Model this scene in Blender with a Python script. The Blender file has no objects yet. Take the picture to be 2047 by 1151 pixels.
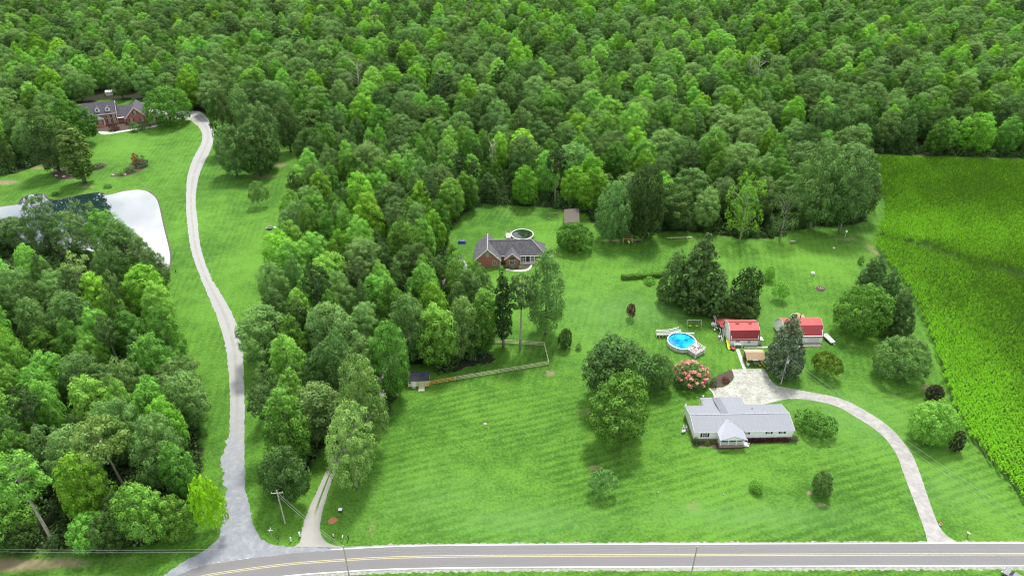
import bpy, math, random
import numpy as np
from mathutils import Vector
random.seed(7)
C = bpy.context.scene
COL = C.collection
R = math.radians

# ------------------------------------------------------------------ camera, light, exposure
CAM_H, PITCH, FPX = 120.0, 32.0, 1383.0
cam = bpy.data.objects.new("camera", bpy.data.cameras.new("camera"))
COL.objects.link(cam)
cam.location = (0, 0, CAM_H)
cam.rotation_euler = (R(90 - PITCH), 0, 0)
cam.data.sensor_width = 36
cam.data.lens = 36 * FPX / 2047
cam.data.clip_end = 6000
cam.data.clip_start = 1
C.camera = cam

SUN_EL, SUN_AZ = 62.0, 14.0      # azimuth measured from +Y towards +X
w = bpy.data.worlds.new("World"); C.world = w; w.use_nodes = True
nt = w.node_tree; nt.nodes.clear()
def wn(t, **k):
    n = nt.nodes.new(t)
    for a, b in k.items(): setattr(n, a, b)
    return n
sky = wn('ShaderNodeTexSky', sky_type='NISHITA', sun_disc=False)
sky.sun_elevation = R(SUN_EL); sky.sun_rotation = R(SUN_AZ)
sky.air_density = 1.0; sky.dust_density = 1.5
tc = wn('ShaderNodeTexCoord'); mp = wn('ShaderNodeMapping'); mp.inputs['Scale'].default_value = (1, 1, 2.2)
mp.inputs['Location'].default_value = (0.9, 0.35, 0.1)
cn = wn('ShaderNodeTexNoise'); cn.inputs['Scale'].default_value = 2.1; cn.inputs['Detail'].default_value = 7; cn.inputs['Roughness'].default_value = .55
cr = wn('ShaderNodeValToRGB'); cr.color_ramp.elements[0].position = .36; cr.color_ramp.elements[1].position = .50
cn2 = wn('ShaderNodeTexNoise'); cn2.inputs['Scale'].default_value = 4.5; cn2.inputs['Detail'].default_value = 5
cr2 = wn('ShaderNodeValToRGB'); cr2.color_ramp.elements[0].color = (4.6, 5.2, 6.4, 1); cr2.color_ramp.elements[1].color = (14, 14, 14, 1)
cr2.color_ramp.elements[0].position = .40; cr2.color_ramp.elements[1].position = .6
# cloud brightness raised low on the sun's side, to whiten the pond's reflection
dp = wn('ShaderNodeVectorMath', operation='DOT_PRODUCT'); dp.inputs[1].default_value = (math.sin(R(SUN_AZ-18))*.88, math.cos(R(SUN_AZ-18))*.88, .47)
glw = wn('ShaderNodeMapRange'); glw.inputs['From Min'].default_value = .2; glw.inputs['From Max'].default_value = 1.0; glw.inputs['To Min'].default_value = .94; glw.inputs['To Max'].default_value = 1.5
cm_ = wn('ShaderNodeVectorMath', operation='SCALE')
mx = wn('ShaderNodeMix', data_type='RGBA')
bg = wn('ShaderNodeBackground'); bg.inputs['Strength'].default_value = 0.10
out = wn('ShaderNodeOutputWorld')
L = nt.links.new
L(tc.outputs['Generated'], mp.inputs['Vector']); L(mp.outputs[0], cn.inputs['Vector']); L(mp.outputs[0], cn2.inputs['Vector'])
L(cn.outputs['Fac'], cr.inputs[0]); L(cn2.outputs['Fac'], cr2.inputs[0])
L(cr.outputs[0], mx.inputs['Factor']); L(sky.outputs[0], mx.inputs['A']); 
L(tc.outputs['Generated'], dp.inputs[0]); L(dp.outputs['Value'], glw.inputs[0]); L(cr2.outputs[0], cm_.inputs[0]); L(glw.outputs[0], cm_.inputs['Scale']); L(cm_.outputs[0], mx.inputs['B'])
L(mx.outputs['Result'], bg.inputs['Color']); L(bg.outputs[0], out.inputs['Surface'])

sl = bpy.data.lights.new("sun", 'SUN'); sl.energy = 3.2; sl.angle = R(10); sl.color = (1, .965, .9)
sun = bpy.data.objects.new("sun", sl); COL.objects.link(sun)
sd = Vector((math.sin(R(SUN_AZ)) * math.cos(R(SUN_EL)), math.cos(R(SUN_AZ)) * math.cos(R(SUN_EL)), math.sin(R(SUN_EL))))
sun.rotation_euler = sd.to_track_quat('Z', 'Y').to_euler()
sun.location = sd * 300

C.view_settings.view_transform = 'Standard'; C.view_settings.look = 'None'
C.view_settings.exposure = 0.70; C.view_settings.gamma = 1; C.view_settings.use_curve_mapping = False
C.render.engine = 'CYCLES'
C.cycles.max_bounces = 5; C.cycles.diffuse_bounces = 3; C.cycles.glossy_bounces = 3; C.cycles.transmission_bounces = 3
C.cycles.filter_width = 1.15
C.cycles.caustics_reflective = False; C.cycles.caustics_refractive = False

# ------------------------------------------------------------------ survey: where a sight line of the drone meets height z
SP, CP = math.sin(R(PITCH)), math.cos(R(PITCH))
def P(u, v, z=0.0):
    x = (u - 1023.5) / FPX; y = -(v - 575.5) / FPX
    dy = y * SP + CP; dz = y * CP - SP
    t = (z - CAM_H) / dz
    return (x * t, dy * t, z)
def depth(x, y, z=0.0):
    return y * CP - (z - CAM_H) * SP
def height_at(u, vb, vt):
    p = P(u, vb); y = -(vt - 575.5) / FPX
    return CAM_H + p[1] / (y * SP + CP) * (y * CP - SP)
def project(x, y, z):
    d = depth(x, y, z)
    return 1023.5 + FPX * x / d, 575.5 - FPX * (y * SP + (z - CAM_H) * CP) / d

# ------------------------------------------------------------------ object helpers
def link(o, parent=None):
    COL.objects.link(o)
    if parent is not None: o.parent = parent
    return o
def tag(o, label=None, cat=None, group=None, kind=None):
    if label: o['label'] = label
    if cat: o['category'] = cat
    if group: o['group'] = group
    if kind: o['kind'] = kind
    return o
def thing(name, label, cat, loc=(0, 0, 0), rz=0.0, group=None):
    o = bpy.data.objects.new(name, None); link(o); o.empty_display_size = .5
    o.location = loc; o.rotation_euler = (0, 0, rz)
    return tag(o, label, cat, group)

class MB:
    def __init__(s): s.v = []; s.f = []
    def add(s, vs, fs):
        b = len(s.v); s.v += [tuple(a) for a in vs]; s.f += [tuple(b + i for i in f) for f in fs]; return s
    def box(s, x0, x1, y0, y1, z0, z1):
        return s.add([(x0,y0,z0),(x1,y0,z0),(x1,y1,z0),(x0,y1,z0),(x0,y0,z1),(x1,y0,z1),(x1,y1,z1),(x0,y1,z1)],
                     [(0,3,2,1),(4,5,6,7),(0,1,5,4),(1,2,6,5),(2,3,7,6),(3,0,4,7)])
    def beam(s, a, b, w=.1, h=None):
        h = h or w
        a = Vector(a); b = Vector(b); d = (b - a).normalized()
        up = Vector((0, 0, 1)) if abs(d.z) < .95 else Vector((0, 1, 0))
        sx = d.cross(up).normalized() * w / 2; sz = sx.normalized().cross(d) * h / 2
        return s.add([a-sx-sz, a+sx-sz, a+sx+sz, a-sx+sz, b-sx-sz, b+sx-sz, b+sx+sz, b-sx+sz],
                     [(0,3,2,1),(4,5,6,7),(0,1,5,4),(1,2,6,5),(2,3,7,6),(3,0,4,7)])
    def tube(s, pts, rad, n=8, cap=True):
        pts = [Vector(p) for p in pts]
        if not hasattr(rad, '__len__'): rad = [rad] * len(pts)
        rings = []
        for i, p in enumerate(pts):
            d = (pts[min(i+1, len(pts)-1)] - pts[max(i-1, 0)]).normalized()
            up = Vector((0, 0, 1)) if abs(d.z) < .9 else Vector((1, 0, 0))
            sx = d.cross(up).normalized(); sy = d.cross(sx).normalized()
            rings.append([p + (sx*math.cos(2*math.pi*k/n) + sy*math.sin(2*math.pi*k/n)) * rad[i] for k in range(n)])
        fs = []
        for i in range(len(rings)-1):
            for k in range(n): fs.append((i*n+k, i*n+(k+1) % n, (i+1)*n+(k+1) % n, (i+1)*n+k))
        if cap: fs += [tuple(range(n))[::-1], tuple(range((len(rings)-1)*n, len(rings)*n))]
        return s.add([p for r in rings for p in r], fs)
    def slab(s, pts, th):
        n = len(pts); top = [tuple(p) for p in pts]; bot = [(p[0], p[1], p[2]-th) for p in pts]
        return s.add(top + bot, [tuple(range(n)), tuple(range(n, 2*n))[::-1]] + [(i, n+i, n+(i+1) % n, (i+1) % n) for i in range(n)])
    def prism_y(s, prof, y0, y1):       # profile in x,z pushed along y
        n = len(prof)
        return s.add([(x, y0, z) for x, z in prof] + [(x, y1, z) for x, z in prof],
                     [tuple(range(n)), tuple(range(n, 2*n))[::-1]] + [(i, n+i, n+(i+1) % n, (i+1) % n) for i in range(n)])
    def prism_x(s, prof, x0, x1):       # profile in y,z pushed along x
        n = len(prof)
        return s.add([(x0, y, z) for y, z in prof] + [(x1, y, z) for y, z in prof],
                     [tuple(range(n))[::-1], tuple(range(n, 2*n))] + [(i, (i+1) % n, n+(i+1) % n, n+i) for i in range(n)])
    def lathe(s, prof, n=24, c=(0, 0), sx=1, sy=1):
        vs = [(c[0]+sx*r*math.cos(2*math.pi*k/n), c[1]+sy*r*math.sin(2*math.pi*k/n), z) for r, z in prof for k in range(n)]
        fs = [(i*n+k, i*n+(k+1) % n, (i+1)*n+(k+1) % n, (i+1)*n+k) for i in range(len(prof)-1) for k in range(n)]
        return s.add(vs, fs)
    def build(s, name, mat, parent=None, smooth=False):
        me = bpy.data.meshes.new(name); me.from_pydata(s.v, [], s.f); me.validate(); me.update()
        if smooth: me.polygons.foreach_set('use_smooth', [True]*len(me.polygons))
        me.materials.append(mat)
        return link(bpy.data.objects.new(name, me), parent)

# ------------------------------------------------------------------ materials
MATS = {}
def mat(name, col, rough=.8, col2=None, scale=1.5, detail=4, metal=0.0, bump=0.0, bscale=20, spec=.3, lo=.35, hi=.65):
    if name in MATS: return MATS[name]
    m = bpy.data.materials.new(name); m.use_nodes = True; N = m.node_tree.nodes; K = m.node_tree.links.new
    b = N['Principled BSDF']; b.inputs['Roughness'].default_value = rough; b.inputs['Metallic'].default_value = metal
    b.inputs['Specular IOR Level'].default_value = spec
    t = N.new('ShaderNodeTexCoord'); n = N.new('ShaderNodeTexNoise'); n.inputs['Scale'].default_value = scale; n.inputs['Detail'].default_value = detail
    K(t.outputs['Object'], n.inputs['Vector'])
    r = N.new('ShaderNodeValToRGB'); r.color_ramp.elements[0].position = lo; r.color_ramp.elements[1].position = hi
    c2 = col2 or tuple(c*.8 for c in col)
    r.color_ramp.elements[0].color = (*col, 1); r.color_ramp.elements[1].color = (*c2, 1)
    K(n.outputs['Fac'], r.inputs[0]); K(r.outputs[0], b.inputs['Base Color'])
    if bump:
        n2 = N.new('ShaderNodeTexNoise'); n2.inputs['Scale'].default_value = bscale; n2.inputs['Detail'].default_value = 3
        bp = N.new('ShaderNodeBump'); bp.inputs['Strength'].default_value = bump; bp.inputs['Distance'].default_value = .1
        K(t.outputs['Object'], n2.inputs['Vector']); K(n2.outputs['Fac'], bp.inputs['Height']); K(bp.outputs[0], b.inputs['Normal'])
    MATS[name] = m; return m

class NT:
    """small helper for hand-made node materials"""
    def __init__(s, name):
        s.m = bpy.data.materials.new(name); s.m.use_nodes = True; s.N = s.m.node_tree.nodes; s.K = s.m.node_tree.links.new
        s.b = s.N['Principled BSDF']; s.tc = s.N.new('ShaderNodeTexCoord'); MATS[name] = s.m
    def put(s, sock, v):
        if isinstance(v, bpy.types.NodeSocket): s.K(v, sock)
        else: sock.default_value = v
    def math(s, op, a, b=0.0, c=None, clamp=False):
        n = s.N.new('ShaderNodeMath'); n.operation = op; n.use_clamp = clamp
        s.put(n.inputs[0], a); s.put(n.inputs[1], b)
        if c is not None: s.put(n.inputs[2], c)
        return n.outputs[0]
    def mix(s, f, a, b):
        n = s.N.new('ShaderNodeMix'); n.data_type = 'RGBA'
        s.put(n.inputs['Factor'], f)
        for k, v in (('A', a), ('B', b)):
            s.put(n.inputs[k], (*v, 1) if isinstance(v, tuple) and len(v) == 3 else v)
        return n.outputs['Result']
    def noise(s, scale, detail=3, rough=.5, vec=None, dist=0.0):
        n = s.N.new('ShaderNodeTexNoise'); n.inputs['Scale'].default_value = scale; n.inputs['Detail'].default_value = detail
        n.inputs['Roughness'].default_value = rough; n.inputs['Distortion'].default_value = dist
        s.K(vec if vec is not None else s.tc.outputs['Object'], n.inputs['Vector']); return n.outputs['Fac']
    def ramp(s, f, lo, hi):
        n = s.N.new('ShaderNodeMapRange'); n.interpolation_type = 'SMOOTHSTEP'
        s.put(n.inputs['Value'], f); n.inputs['From Min'].default_value = lo; n.inputs['From Max'].default_value = hi
        return n.outputs['Result']
    def attr(s, name):
        n = s.N.new('ShaderNodeAttribute'); n.attribute_name = name; return n.outputs['Fac']
    def bump(s, h, strength=.4, dist=.1):
        n = s.N.new('ShaderNodeBump'); n.inputs['Strength'].default_value = strength; n.inputs['Distance'].default_value = dist
        s.K(h, n.inputs['Height']); s.K(n.outputs[0], s.b.inputs['Normal'])
    def scaled(s, v):
        n = s.N.new('ShaderNodeMapping'); n.inputs['Scale'].default_value = v; s.K(s.tc.outputs['Object'], n.inputs['Vector']); return n.outputs[0]

def leaf_mat(name, dark, light, hue_var=.30, trans=.32):
    m = bpy.data.materials.new(name); m.use_nodes = True; N = m.node_tree.nodes; K = m.node_tree.links.new
    N.remove(N['Principled BSDF'])
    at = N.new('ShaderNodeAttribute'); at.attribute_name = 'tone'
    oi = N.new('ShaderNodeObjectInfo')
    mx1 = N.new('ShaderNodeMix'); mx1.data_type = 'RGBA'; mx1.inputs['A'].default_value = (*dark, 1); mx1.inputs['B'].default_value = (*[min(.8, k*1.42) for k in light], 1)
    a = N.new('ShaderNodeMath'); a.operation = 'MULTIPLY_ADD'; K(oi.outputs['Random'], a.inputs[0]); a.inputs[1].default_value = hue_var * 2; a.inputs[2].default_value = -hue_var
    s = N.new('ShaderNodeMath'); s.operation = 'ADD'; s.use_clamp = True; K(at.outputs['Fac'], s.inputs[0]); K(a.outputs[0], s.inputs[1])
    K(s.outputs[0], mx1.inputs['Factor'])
    mw = N.new('ShaderNodeMath'); mw.operation = 'MULTIPLY'; K(oi.outputs['Random'], mw.inputs[0]); mw.inputs[1].default_value = 37.7
    fr = N.new('ShaderNodeMath'); fr.operation = 'FRACT'; K(mw.outputs[0], fr.inputs[0])
    hs = N.new('ShaderNodeHueSaturation')
    h1 = N.new('ShaderNodeMapRange'); h1.inputs['To Min'].default_value = .484; h1.inputs['To Max'].default_value = .503; K(fr.outputs[0], h1.inputs[0])
    K(h1.outputs[0], hs.inputs['Hue']); K(mx1.outputs['Result'], hs.inputs['Color'])
    v1 = N.new('ShaderNodeMapRange'); v1.inputs['To Min'].default_value = .8; v1.inputs['To Max'].default_value = 1.22; K(oi.outputs['Random'], v1.inputs[0]); K(v1.outputs[0], hs.inputs['Value'])
    d = N.new('ShaderNodeBsdfDiffuse'); t = N.new('ShaderNodeBsdfTranslucent'); x = N.new('ShaderNodeMixShader'); x.inputs[0].default_value = trans
    K(hs.outputs[0], d.inputs['Color']); K(hs.outputs[0], t.inputs['Color']); K(d.outputs[0], x.inputs[1]); K(t.outputs[0], x.inputs[2])
    K(x.outputs[0], N['Material Output'].inputs['Surface'])
    MATS[name] = m; return m

# ------------------------------------------------------------------ curves and masks
def smooth(pts, k=6, closed=False):
    p = [np.array(q[:2], float) for q in pts]; n = len(p); o = []
    rng_ = range(n) if closed else range(n-1)
    for i in rng_:
        if closed: a, b, c, d = p[(i-1) % n], p[i], p[(i+1) % n], p[(i+2) % n]
        else: a, b, c, d = p[max(i-1, 0)], p[i], p[i+1], p[min(i+2, n-1)]
        for j in range(k):
            t = j / k
            o.append(.5*((2*b) + (-a+c)*t + (2*a-5*b+4*c-d)*t*t + (-a+3*b-3*c+d)*t**3))
    if not closed: o.append(p[-1])
    return o
def wp(px): return [P(u, v)[:2] for u, v in px]
def inside(X, Y, poly):
    r = np.zeros(X.shape, bool); n = len(poly); j = n-1
    for i in range(n):
        xi, yi = poly[i][:2]; xj, yj = poly[j][:2]
        c = ((yi > Y) != (yj > Y)) & (X < (xj-xi)*(Y-yi)/((yj-yi) or 1e-9)+xi); r ^= c; j = i
    return r
def ragged(pts, amp, seed=0, step=.5):
    rg = np.random.default_rng(seed); o = []
    n = len(pts)
    for i in range(n):
        a = np.array(pts[i][:2]); b = np.array(pts[(i+1) % n][:2]); l = np.linalg.norm(b-a); m = max(1, int(l/step))
        for j in range(m):
            q = a+(b-a)*j/m; o.append((q[0]+rg.normal()*amp, q[1]+rg.normal()*amp))
    return o
def sheet(name, poly, z, m, kind='structure', amp=0.0, seed=0, label=None, cat=None):
    pts = ragged(poly, amp, seed) if amp else [tuple(p[:2]) for p in poly]
    me = bpy.data.meshes.new(name)
    import mathutils
    tri = mathutils.geometry.tessellate_polygon([[Vector((a, b, 0)) for a, b in pts]])
    f = []
    for t in tri:
        a, b, c = [Vector((*pts[i], 0)) for i in t]
        f.append(t if (b-a).cross(c-a).z > 0 else t[::-1])
    me.from_pydata([(a, b, z) for a, b in pts], [], f); me.update()
    me.materials.append(m); o = link(bpy.data.objects.new(name, me)); return tag(o, label, cat, kind=kind)
def ribbon(name, left, right, z, m, n=120, jit=0.0, seed=1, kind='structure', across=5):
    def res(p):
        p = np.array([q[:2] for q in p]); d = np.r_[0, np.cumsum(np.linalg.norm(np.diff(p, axis=0), axis=1))]; t = np.linspace(0, d[-1], n)
        return np.c_[np.interp(t, d, p[:, 0]), np.interp(t, d, p[:, 1])]
    l, r = res(left), res(right); rg = np.random.default_rng(seed)
    vs = []; at = []
    for i in range(n):
        jl, jr = rg.normal()*jit, rg.normal()*jit
        for k in range(across):
            t = k/(across-1); q = l[i]*(1-t)+r[i]*t
            if k == 0: q = q+(l[i]-r[i])/np.linalg.norm(l[i]-r[i])*jl
            if k == across-1: q = q+(r[i]-l[i])/np.linalg.norm(l[i]-r[i])*jr
            vs.append((q[0], q[1], z)); at.append(t)
    fs = [(i*across+k, i*across+k+1, (i+1)*across+k+1, (i+1)*across+k) for i in range(n-1) for k in range(across-1)]
    me = bpy.data.meshes.new(name); me.from_pydata(vs, [], fs); me.update()
    if me.polygons[0].normal.z < 0: me.flip_normals()
    a = me.attributes.new('cross', 'FLOAT', 'POINT'); a.data.foreach_set('value', np.array(at, np.float32))
    me.materials.append(m); o = link(bpy.data.objects.new(name, me)); o['kind'] = kind; return o

# ------------------------------------------------------------------ woodland outlines (ground positions)
left_wood = wp([(-120,490),(0,492),(60,495),(150,506),(215,518),(275,538),(318,572),(330,610),(345,680),(360,750),(375,800),(395,860),(408,905),(398,960),(385,1020),(365,1062),(300,1088),(200,1098),(90,1100),(0,1102),(-160,1105),(-420,1000),(-420,700)])
centre_wood = wp([(628,330),(600,400),(588,450),(572,520),(560,580),(545,650),(528,720),(535,800),(545,880),(545,940),(550,990),(590,992),(618,940),(650,885),(690,850),(760,845),(788,800),(795,760),(800,728),(850,728),(900,722),(950,700),(975,668),(968,620),(935,590),(900,560),(893,520),(895,470),(925,425),(985,400),(1000,340),(900,300),(760,290),(660,300)])
far_wood = [(-560, 860)] + wp([(-160,330),(0,352),(40,345),(95,322),(120,290),(125,240),(142,216),(180,214),(196,200),(250,200),(300,200),(335,204),(372,218),(410,226),(450,232),(520,240),(575,262),(602,286),(650,300),(760,290),(900,300),(985,340),(960,400),(985,410),(1070,412),(1120,418),(1175,428),(1195,462),(1250,468),(1330,462),(1420,466),(1470,476),(1545,478),(1580,462),(1640,452),(1700,450),(1733,440),(1722,400),(1712,350),(1702,312),(1722,306),(1800,310),(2047,316),(2300,322)]) + [(620, 860), (0, 900)]
west_strip = wp([(-400,352),(-160,330),(0,352),(-10,400),(-160,420)])
woods = [left_wood, centre_wood, far_wood]
pond_px = [(-120,452),(-60,430),(0,414),(22,411),(36,408),(42,399),(58,390),(86,388),(94,396),(112,400),(150,392),(190,385.5),(203,386),(212,390),(226,388),(245,383),(272,379.5),(292,382),(304,389),(312,397),(318,412),(324,440),(331,470),(338,498),(340,520),(336,538),(322,534),(300,524),(260,514),(200,504),(120,496),(40,488),(-60,482)]
pond = smooth(wp(pond_px), 4, True)
corn_poly = wp([(1748,492),(1775,530),(1822,592),(1852,660),(1880,742),(1898,800),(1925,860),(1965,912),(2047,1004)]) + [(112, 96), (150, 60), (330, 60), (330, 300)] + wp([(2250,330),(2047,327),(1900,322),(1728,316),(1735,350),(1750,380),(1768,402),(1768,430),(1760,450)])

# ------------------------------------------------------------------ ground
XS = np.r_[-3000, -1800, -1100, -700, -500, -400, np.arange(-330, 331, 1.1), 400, 500, 700, 1100, 1800, 3000]
YS = np.r_[-400, -200, 0, 30, np.arange(60, 440, 1.1), 480, 560, 700, 900, 1300, 2000, 3500]
GX, GY = np.meshgrid(XS, YS)
def blur(a, k):
    for _ in range(k):
        b = a.copy(); b[1:-1, 1:-1] = (a[1:-1, 1:-1]*2+a[:-2, 1:-1]+a[2:, 1:-1]+a[1:-1, :-2]+a[1:-1, 2:])/6; a = b
    return a
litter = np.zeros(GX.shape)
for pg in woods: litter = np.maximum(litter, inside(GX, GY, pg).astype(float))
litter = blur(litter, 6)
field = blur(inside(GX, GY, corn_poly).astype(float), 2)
bare = np.zeros(GX.shape); rich = np.zeros(GX.shape); pale = np.zeros(GX.shape)
def spot(arr, u, v, rx, ry, a):
    x, y, _ = P(u, v); d = ((GX-x)/rx)**2+((GY-y)/ry)**2; np.maximum(arr, a*np.exp(-d*1.2), out=arr)
for u, v, rx, ry, a in [(1100,745,2.4,2.2,.75),(1180,822,4,1.6,.62),(1155,832,2.5,1.2,.5),(1190,935,2.2,1.3,.8),(1225,942,1.6,1,.6),(1385,1010,3,3,.5),(1440,1060,3,2,.35),(1620,985,1.2,.9,.9),(1642,1008,1.2,.9,.9),
        (1853,775,2.6,2,.8),(1790,790,3,1.2,.6),(1800,830,1.2,4,.4),(1060,700,2,1,.7),(1040,700,1.3,.9,.8),(970,732,3,.8,.4),(175,374,6,2.5,.65),(150,360,5,2,.5),(525,352,9,3,.75),(560,330,5,5,.7),(745,1052,1.2,4,.6),(740,1070,1.5,1.5,.5),
        (1540,940,3,.7,.4),(1500,660,1,1,.3),(1040,535,3,1,.5),(20,1128,14,2.2,.95),(120,1125,10,2,.8),(230,1122,6,1.5,.5),(1440,640,5,3,.65),(1395,622,7,3,.6),(490,660,1.5,6,.35),(1175,455,3,2,.5),(1690,478,9,2.5,.6),(1745,500,3,12,.6),
        (870,770,3,.6,.5),(930,745,6,1.4,.4),(10,365,9,4,.8),(80,335,8,4,.7),(1240,480,16,2,.6),(1400,478,16,2,.5),(1040,425,16,1.6,.5),(1620,560,2,2,.35),(1500,1060,2,.8,.4),(1290,1072,3,.5,.4),(1180,1072,4,.5,.4),(480,1072,1,1,.3),(1640,578,1.2,.8,1)]:
    spot(bare, u, v, rx, ry, a)
for u, v, rx, ry, a in [(1610,900,25,9,.5),(1450,1000,22,10,.4),(260,290,22,16,.9),(470,560,12,60,.7),(1250,560,30,18,.6),(1640,520,18,16,.8),(990,600,12,20,.6),(1100,480,20,14,.4),(1500,960,20,6,.5),(1626,567,2.4,2,1),(1990,1020,12,6,.4),(1200,870,10,8,.3)]:
    spot(rich, u, v, rx, ry, a)
for u, v, rx, ry, a in [(1250,620,22,10,.6),(1050,1040,20,5,.6),(1500,1030,26,4,.6),(1700,830,14,12,.5),(1600,800,16,8,.4),(1900,980,10,8,.4),(1200,640,12,20,.4),(1560,640,10,10,.4),(870,1000,16,9,.35)]:
    spot(pale, u, v, rx, ry, a)
def unit(a, b):
    p, q = np.array(P(*a)[:2]), np.array(P(*b)[:2]); d = (q-p)/np.linalg.norm(q-p); return d
stripe = np.zeros(GX.shape); samp = np.zeros(GX.shape)
d1 = unit((1500, 1020), (1767, 943)); d2 = unit((1135, 640), (1175, 520)); d3 = unit((450, 900), (560, 460))
z1 = (GX > -34) & (GY < 142); z2 = (GX > -34) & (GY >= 142); z3 = GX <= -34
for zm, d, am in ((z1, d1, 1.0), (z2, d2, .55), (z3, d3, .5)):
    stripe[zm] = (-GX*d[1]+GY*d[0])[zm]; samp[zm] = am
samp = samp*np.clip(1-litter*2, 0, 1)
gv = np.stack([GX.ravel(), GY.ravel(), np.zeros(GX.size)], 1).astype(np.float32)
ny, nx = GX.shape
i0 = (np.arange(ny-1)[:, None]*nx+np.arange(nx-1)[None, :]).ravel()
gf = np.stack([i0, i0+1, i0+1+nx, i0+nx], 1).astype(np.int32)
def fast_mesh(name, verts, quads, m, attrs=None):
    me = bpy.data.meshes.new(name); nv, nf = len(verts), len(quads)
    me.vertices.add(nv); me.vertices.foreach_set('co', np.ascontiguousarray(verts, np.float32).ravel())
    me.loops.add(nf*4); me.loops.foreach_set('vertex_index', np.ascontiguousarray(quads, np.int32).ravel())
    me.polygons.add(nf); me.polygons.foreach_set('loop_start', np.arange(0, nf*4, 4, dtype=np.int32))
    me.update(calc_edges=True)
    for k, v in (attrs or {}).items():
        a = me.attributes.new(k, 'FLOAT', 'POINT'); a.data.foreach_set('value', np.ascontiguousarray(v, np.float32).ravel())
    if m: me.materials.append(m)
    return me
g = NT('grass')
big = g.noise(.035, 3); mid = g.noise(.22, 4, .6); fine = g.noise(1.6, 5, .7); vfine = g.noise(5, 3, .7)
st = g.attr('stripe'); wob = g.noise(.06, 2)
ph = g.math('ADD', g.math('MULTIPLY', st, 2*math.pi/2.1), g.math('MULTIPLY', wob, 6.0))
sw = g.math('MULTIPLY', g.math('SINE', ph), g.attr('samp'))
lum = g.math('ADD', g.math('MULTIPLY', big, .5), g.math('MULTIPLY', mid, .5))
lum = g.math('ADD', lum, g.math('MULTIPLY', g.math('MULTIPLY', sw, g.ramp(g.noise(.05, 3), .36, .60)), .075))
lum = g.math('ADD', lum, g.math('MULTIPLY', g.math('SUBTRACT', fine, .5), .95))
lum = g.math('ADD', lum, g.math('MULTIPLY', g.attr('rich'), .16))
base = g.mix(g.ramp(lum, .25, .76), (.030, .092, .010), (.098, .228, .026))
base = g.mix(g.math('MULTIPLY', g.attr('pale'), .7, clamp=True), base, (.100, .220, .055))
base = g.mix(g.ramp(g.math('ADD', g.noise(.5, 5, .7), g.math('MULTIPLY', g.attr('pale'), .14)), .55, .78), base, (.105, .21, .05))
dry = g.ramp(g.math('ADD', g.attr('bare'), g.math('MULTIPLY', g.math('SUBTRACT', g.noise(.9, 6, .75), .5), 1.3)), .30, .80)
base = g.mix(dry, base, g.mix(g.noise(.3, 3), (.26, .24, .13), (.17, .12, .075)))
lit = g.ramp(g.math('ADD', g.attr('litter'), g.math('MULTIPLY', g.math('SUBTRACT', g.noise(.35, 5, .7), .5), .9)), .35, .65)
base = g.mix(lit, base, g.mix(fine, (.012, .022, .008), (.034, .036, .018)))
base = g.mix(g.ramp(g.attr('field'), .6, .85), base, g.mix(fine, (.025, .065, .01), (.05, .09, .02)))
g.K(base, g.b.inputs['Base Color']); g.b.inputs['Roughness'].default_value = .9; g.b.inputs['Specular IOR Level'].default_value = .12
g.bump(vfine, .6, .12)
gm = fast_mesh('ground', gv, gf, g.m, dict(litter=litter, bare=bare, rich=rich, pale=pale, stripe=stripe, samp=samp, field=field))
tag(link(bpy.data.objects.new('ground', gm)), kind='structure')

# ------------------------------------------------------------------ road
asph = NT('asphalt')
a1 = asph.noise(.25, 5, .6, asph.scaled((.25, 1.6, 1))); a2 = asph.noise(6, 4, .8)
acol = asph.mix(a1, (.105, .102, .106), (.16, .156, .156)); acol = asph.mix(asph.ramp(a2, .35, .75), acol, (.20, .195, .19))
cx = asph.attr('cross')
trk = asph.math('MULTIPLY', asph.math('ABSOLUTE', asph.math('SINE', asph.math('MULTIPLY', cx, math.pi*2))), .35)
acol = asph.mix(trk, acol, (.125, .12, .125))
acol = asph.mix(asph.ramp(asph.noise(.12, 6, .7), .68, .74), acol, (.075, .07, .075))
asph.K(acol, asph.b.inputs['Base Color']); asph.b.inputs['Roughness'].default_value = .85
gravel = mat('gravel', (.42, .41, .39), .95, (.25, .24, .22), 1.3, 8, bump=.5, bscale=6)
pale_gravel = mat('pale_gravel', (.50, .49, .47), .95, (.30, .29, .27), .8, 8, bump=.5, bscale=6)
white_paint = mat('road_white', (.82, .82, .80), .6, (.62, .62, .6), 3, 6)
yellow_paint = mat('road_yellow', (.50, .44, .20), .6, (.34, .31, .18), 3, 6)
edge = [(-190, 10), (-150, 40), (-118, 62), (-95, 75), (-80, 81.2)] + wp([(330,1151),(400,1130),(478,1117),(583,1104),(685,1096.5),(780,1091.5),(900,1089),(1100,1087.5),(1500,1086),(2047,1084.5)]) + [(160, 93.2), (400, 93.5)]
edge = np.array(smooth(edge, 8))
def offset(pl, d):
    t = np.gradient(pl, axis=0); t /= np.linalg.norm(t, axis=1)[:, None]; nrm = np.c_[-t[:, 1], t[:, 0]]; return pl+nrm*d
ribbon('road_shoulder', offset(edge, .42), offset(edge, -6.3), .008, mat('shoulder_gravel', (.30, .30, .28), .95, (.17, .20, .12), 1.6, 8), 1400, .14)
ribbon('road', offset(edge, .22), offset(edge, -5.62), .016, asph.m, 500, .0, across=9)
for i, (a, b, mm) in enumerate([(.11, -.11, white_paint), (-5.25, -5.47, white_paint), (-2.42, -2.56, yellow_paint), (-2.78, -2.92, yellow_paint)]):
    ribbon('road_edge_line' if i < 2 else 'road_centre_line', offset(edge, a), offset(edge, b), .024, mm, 500, across=2)

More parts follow.
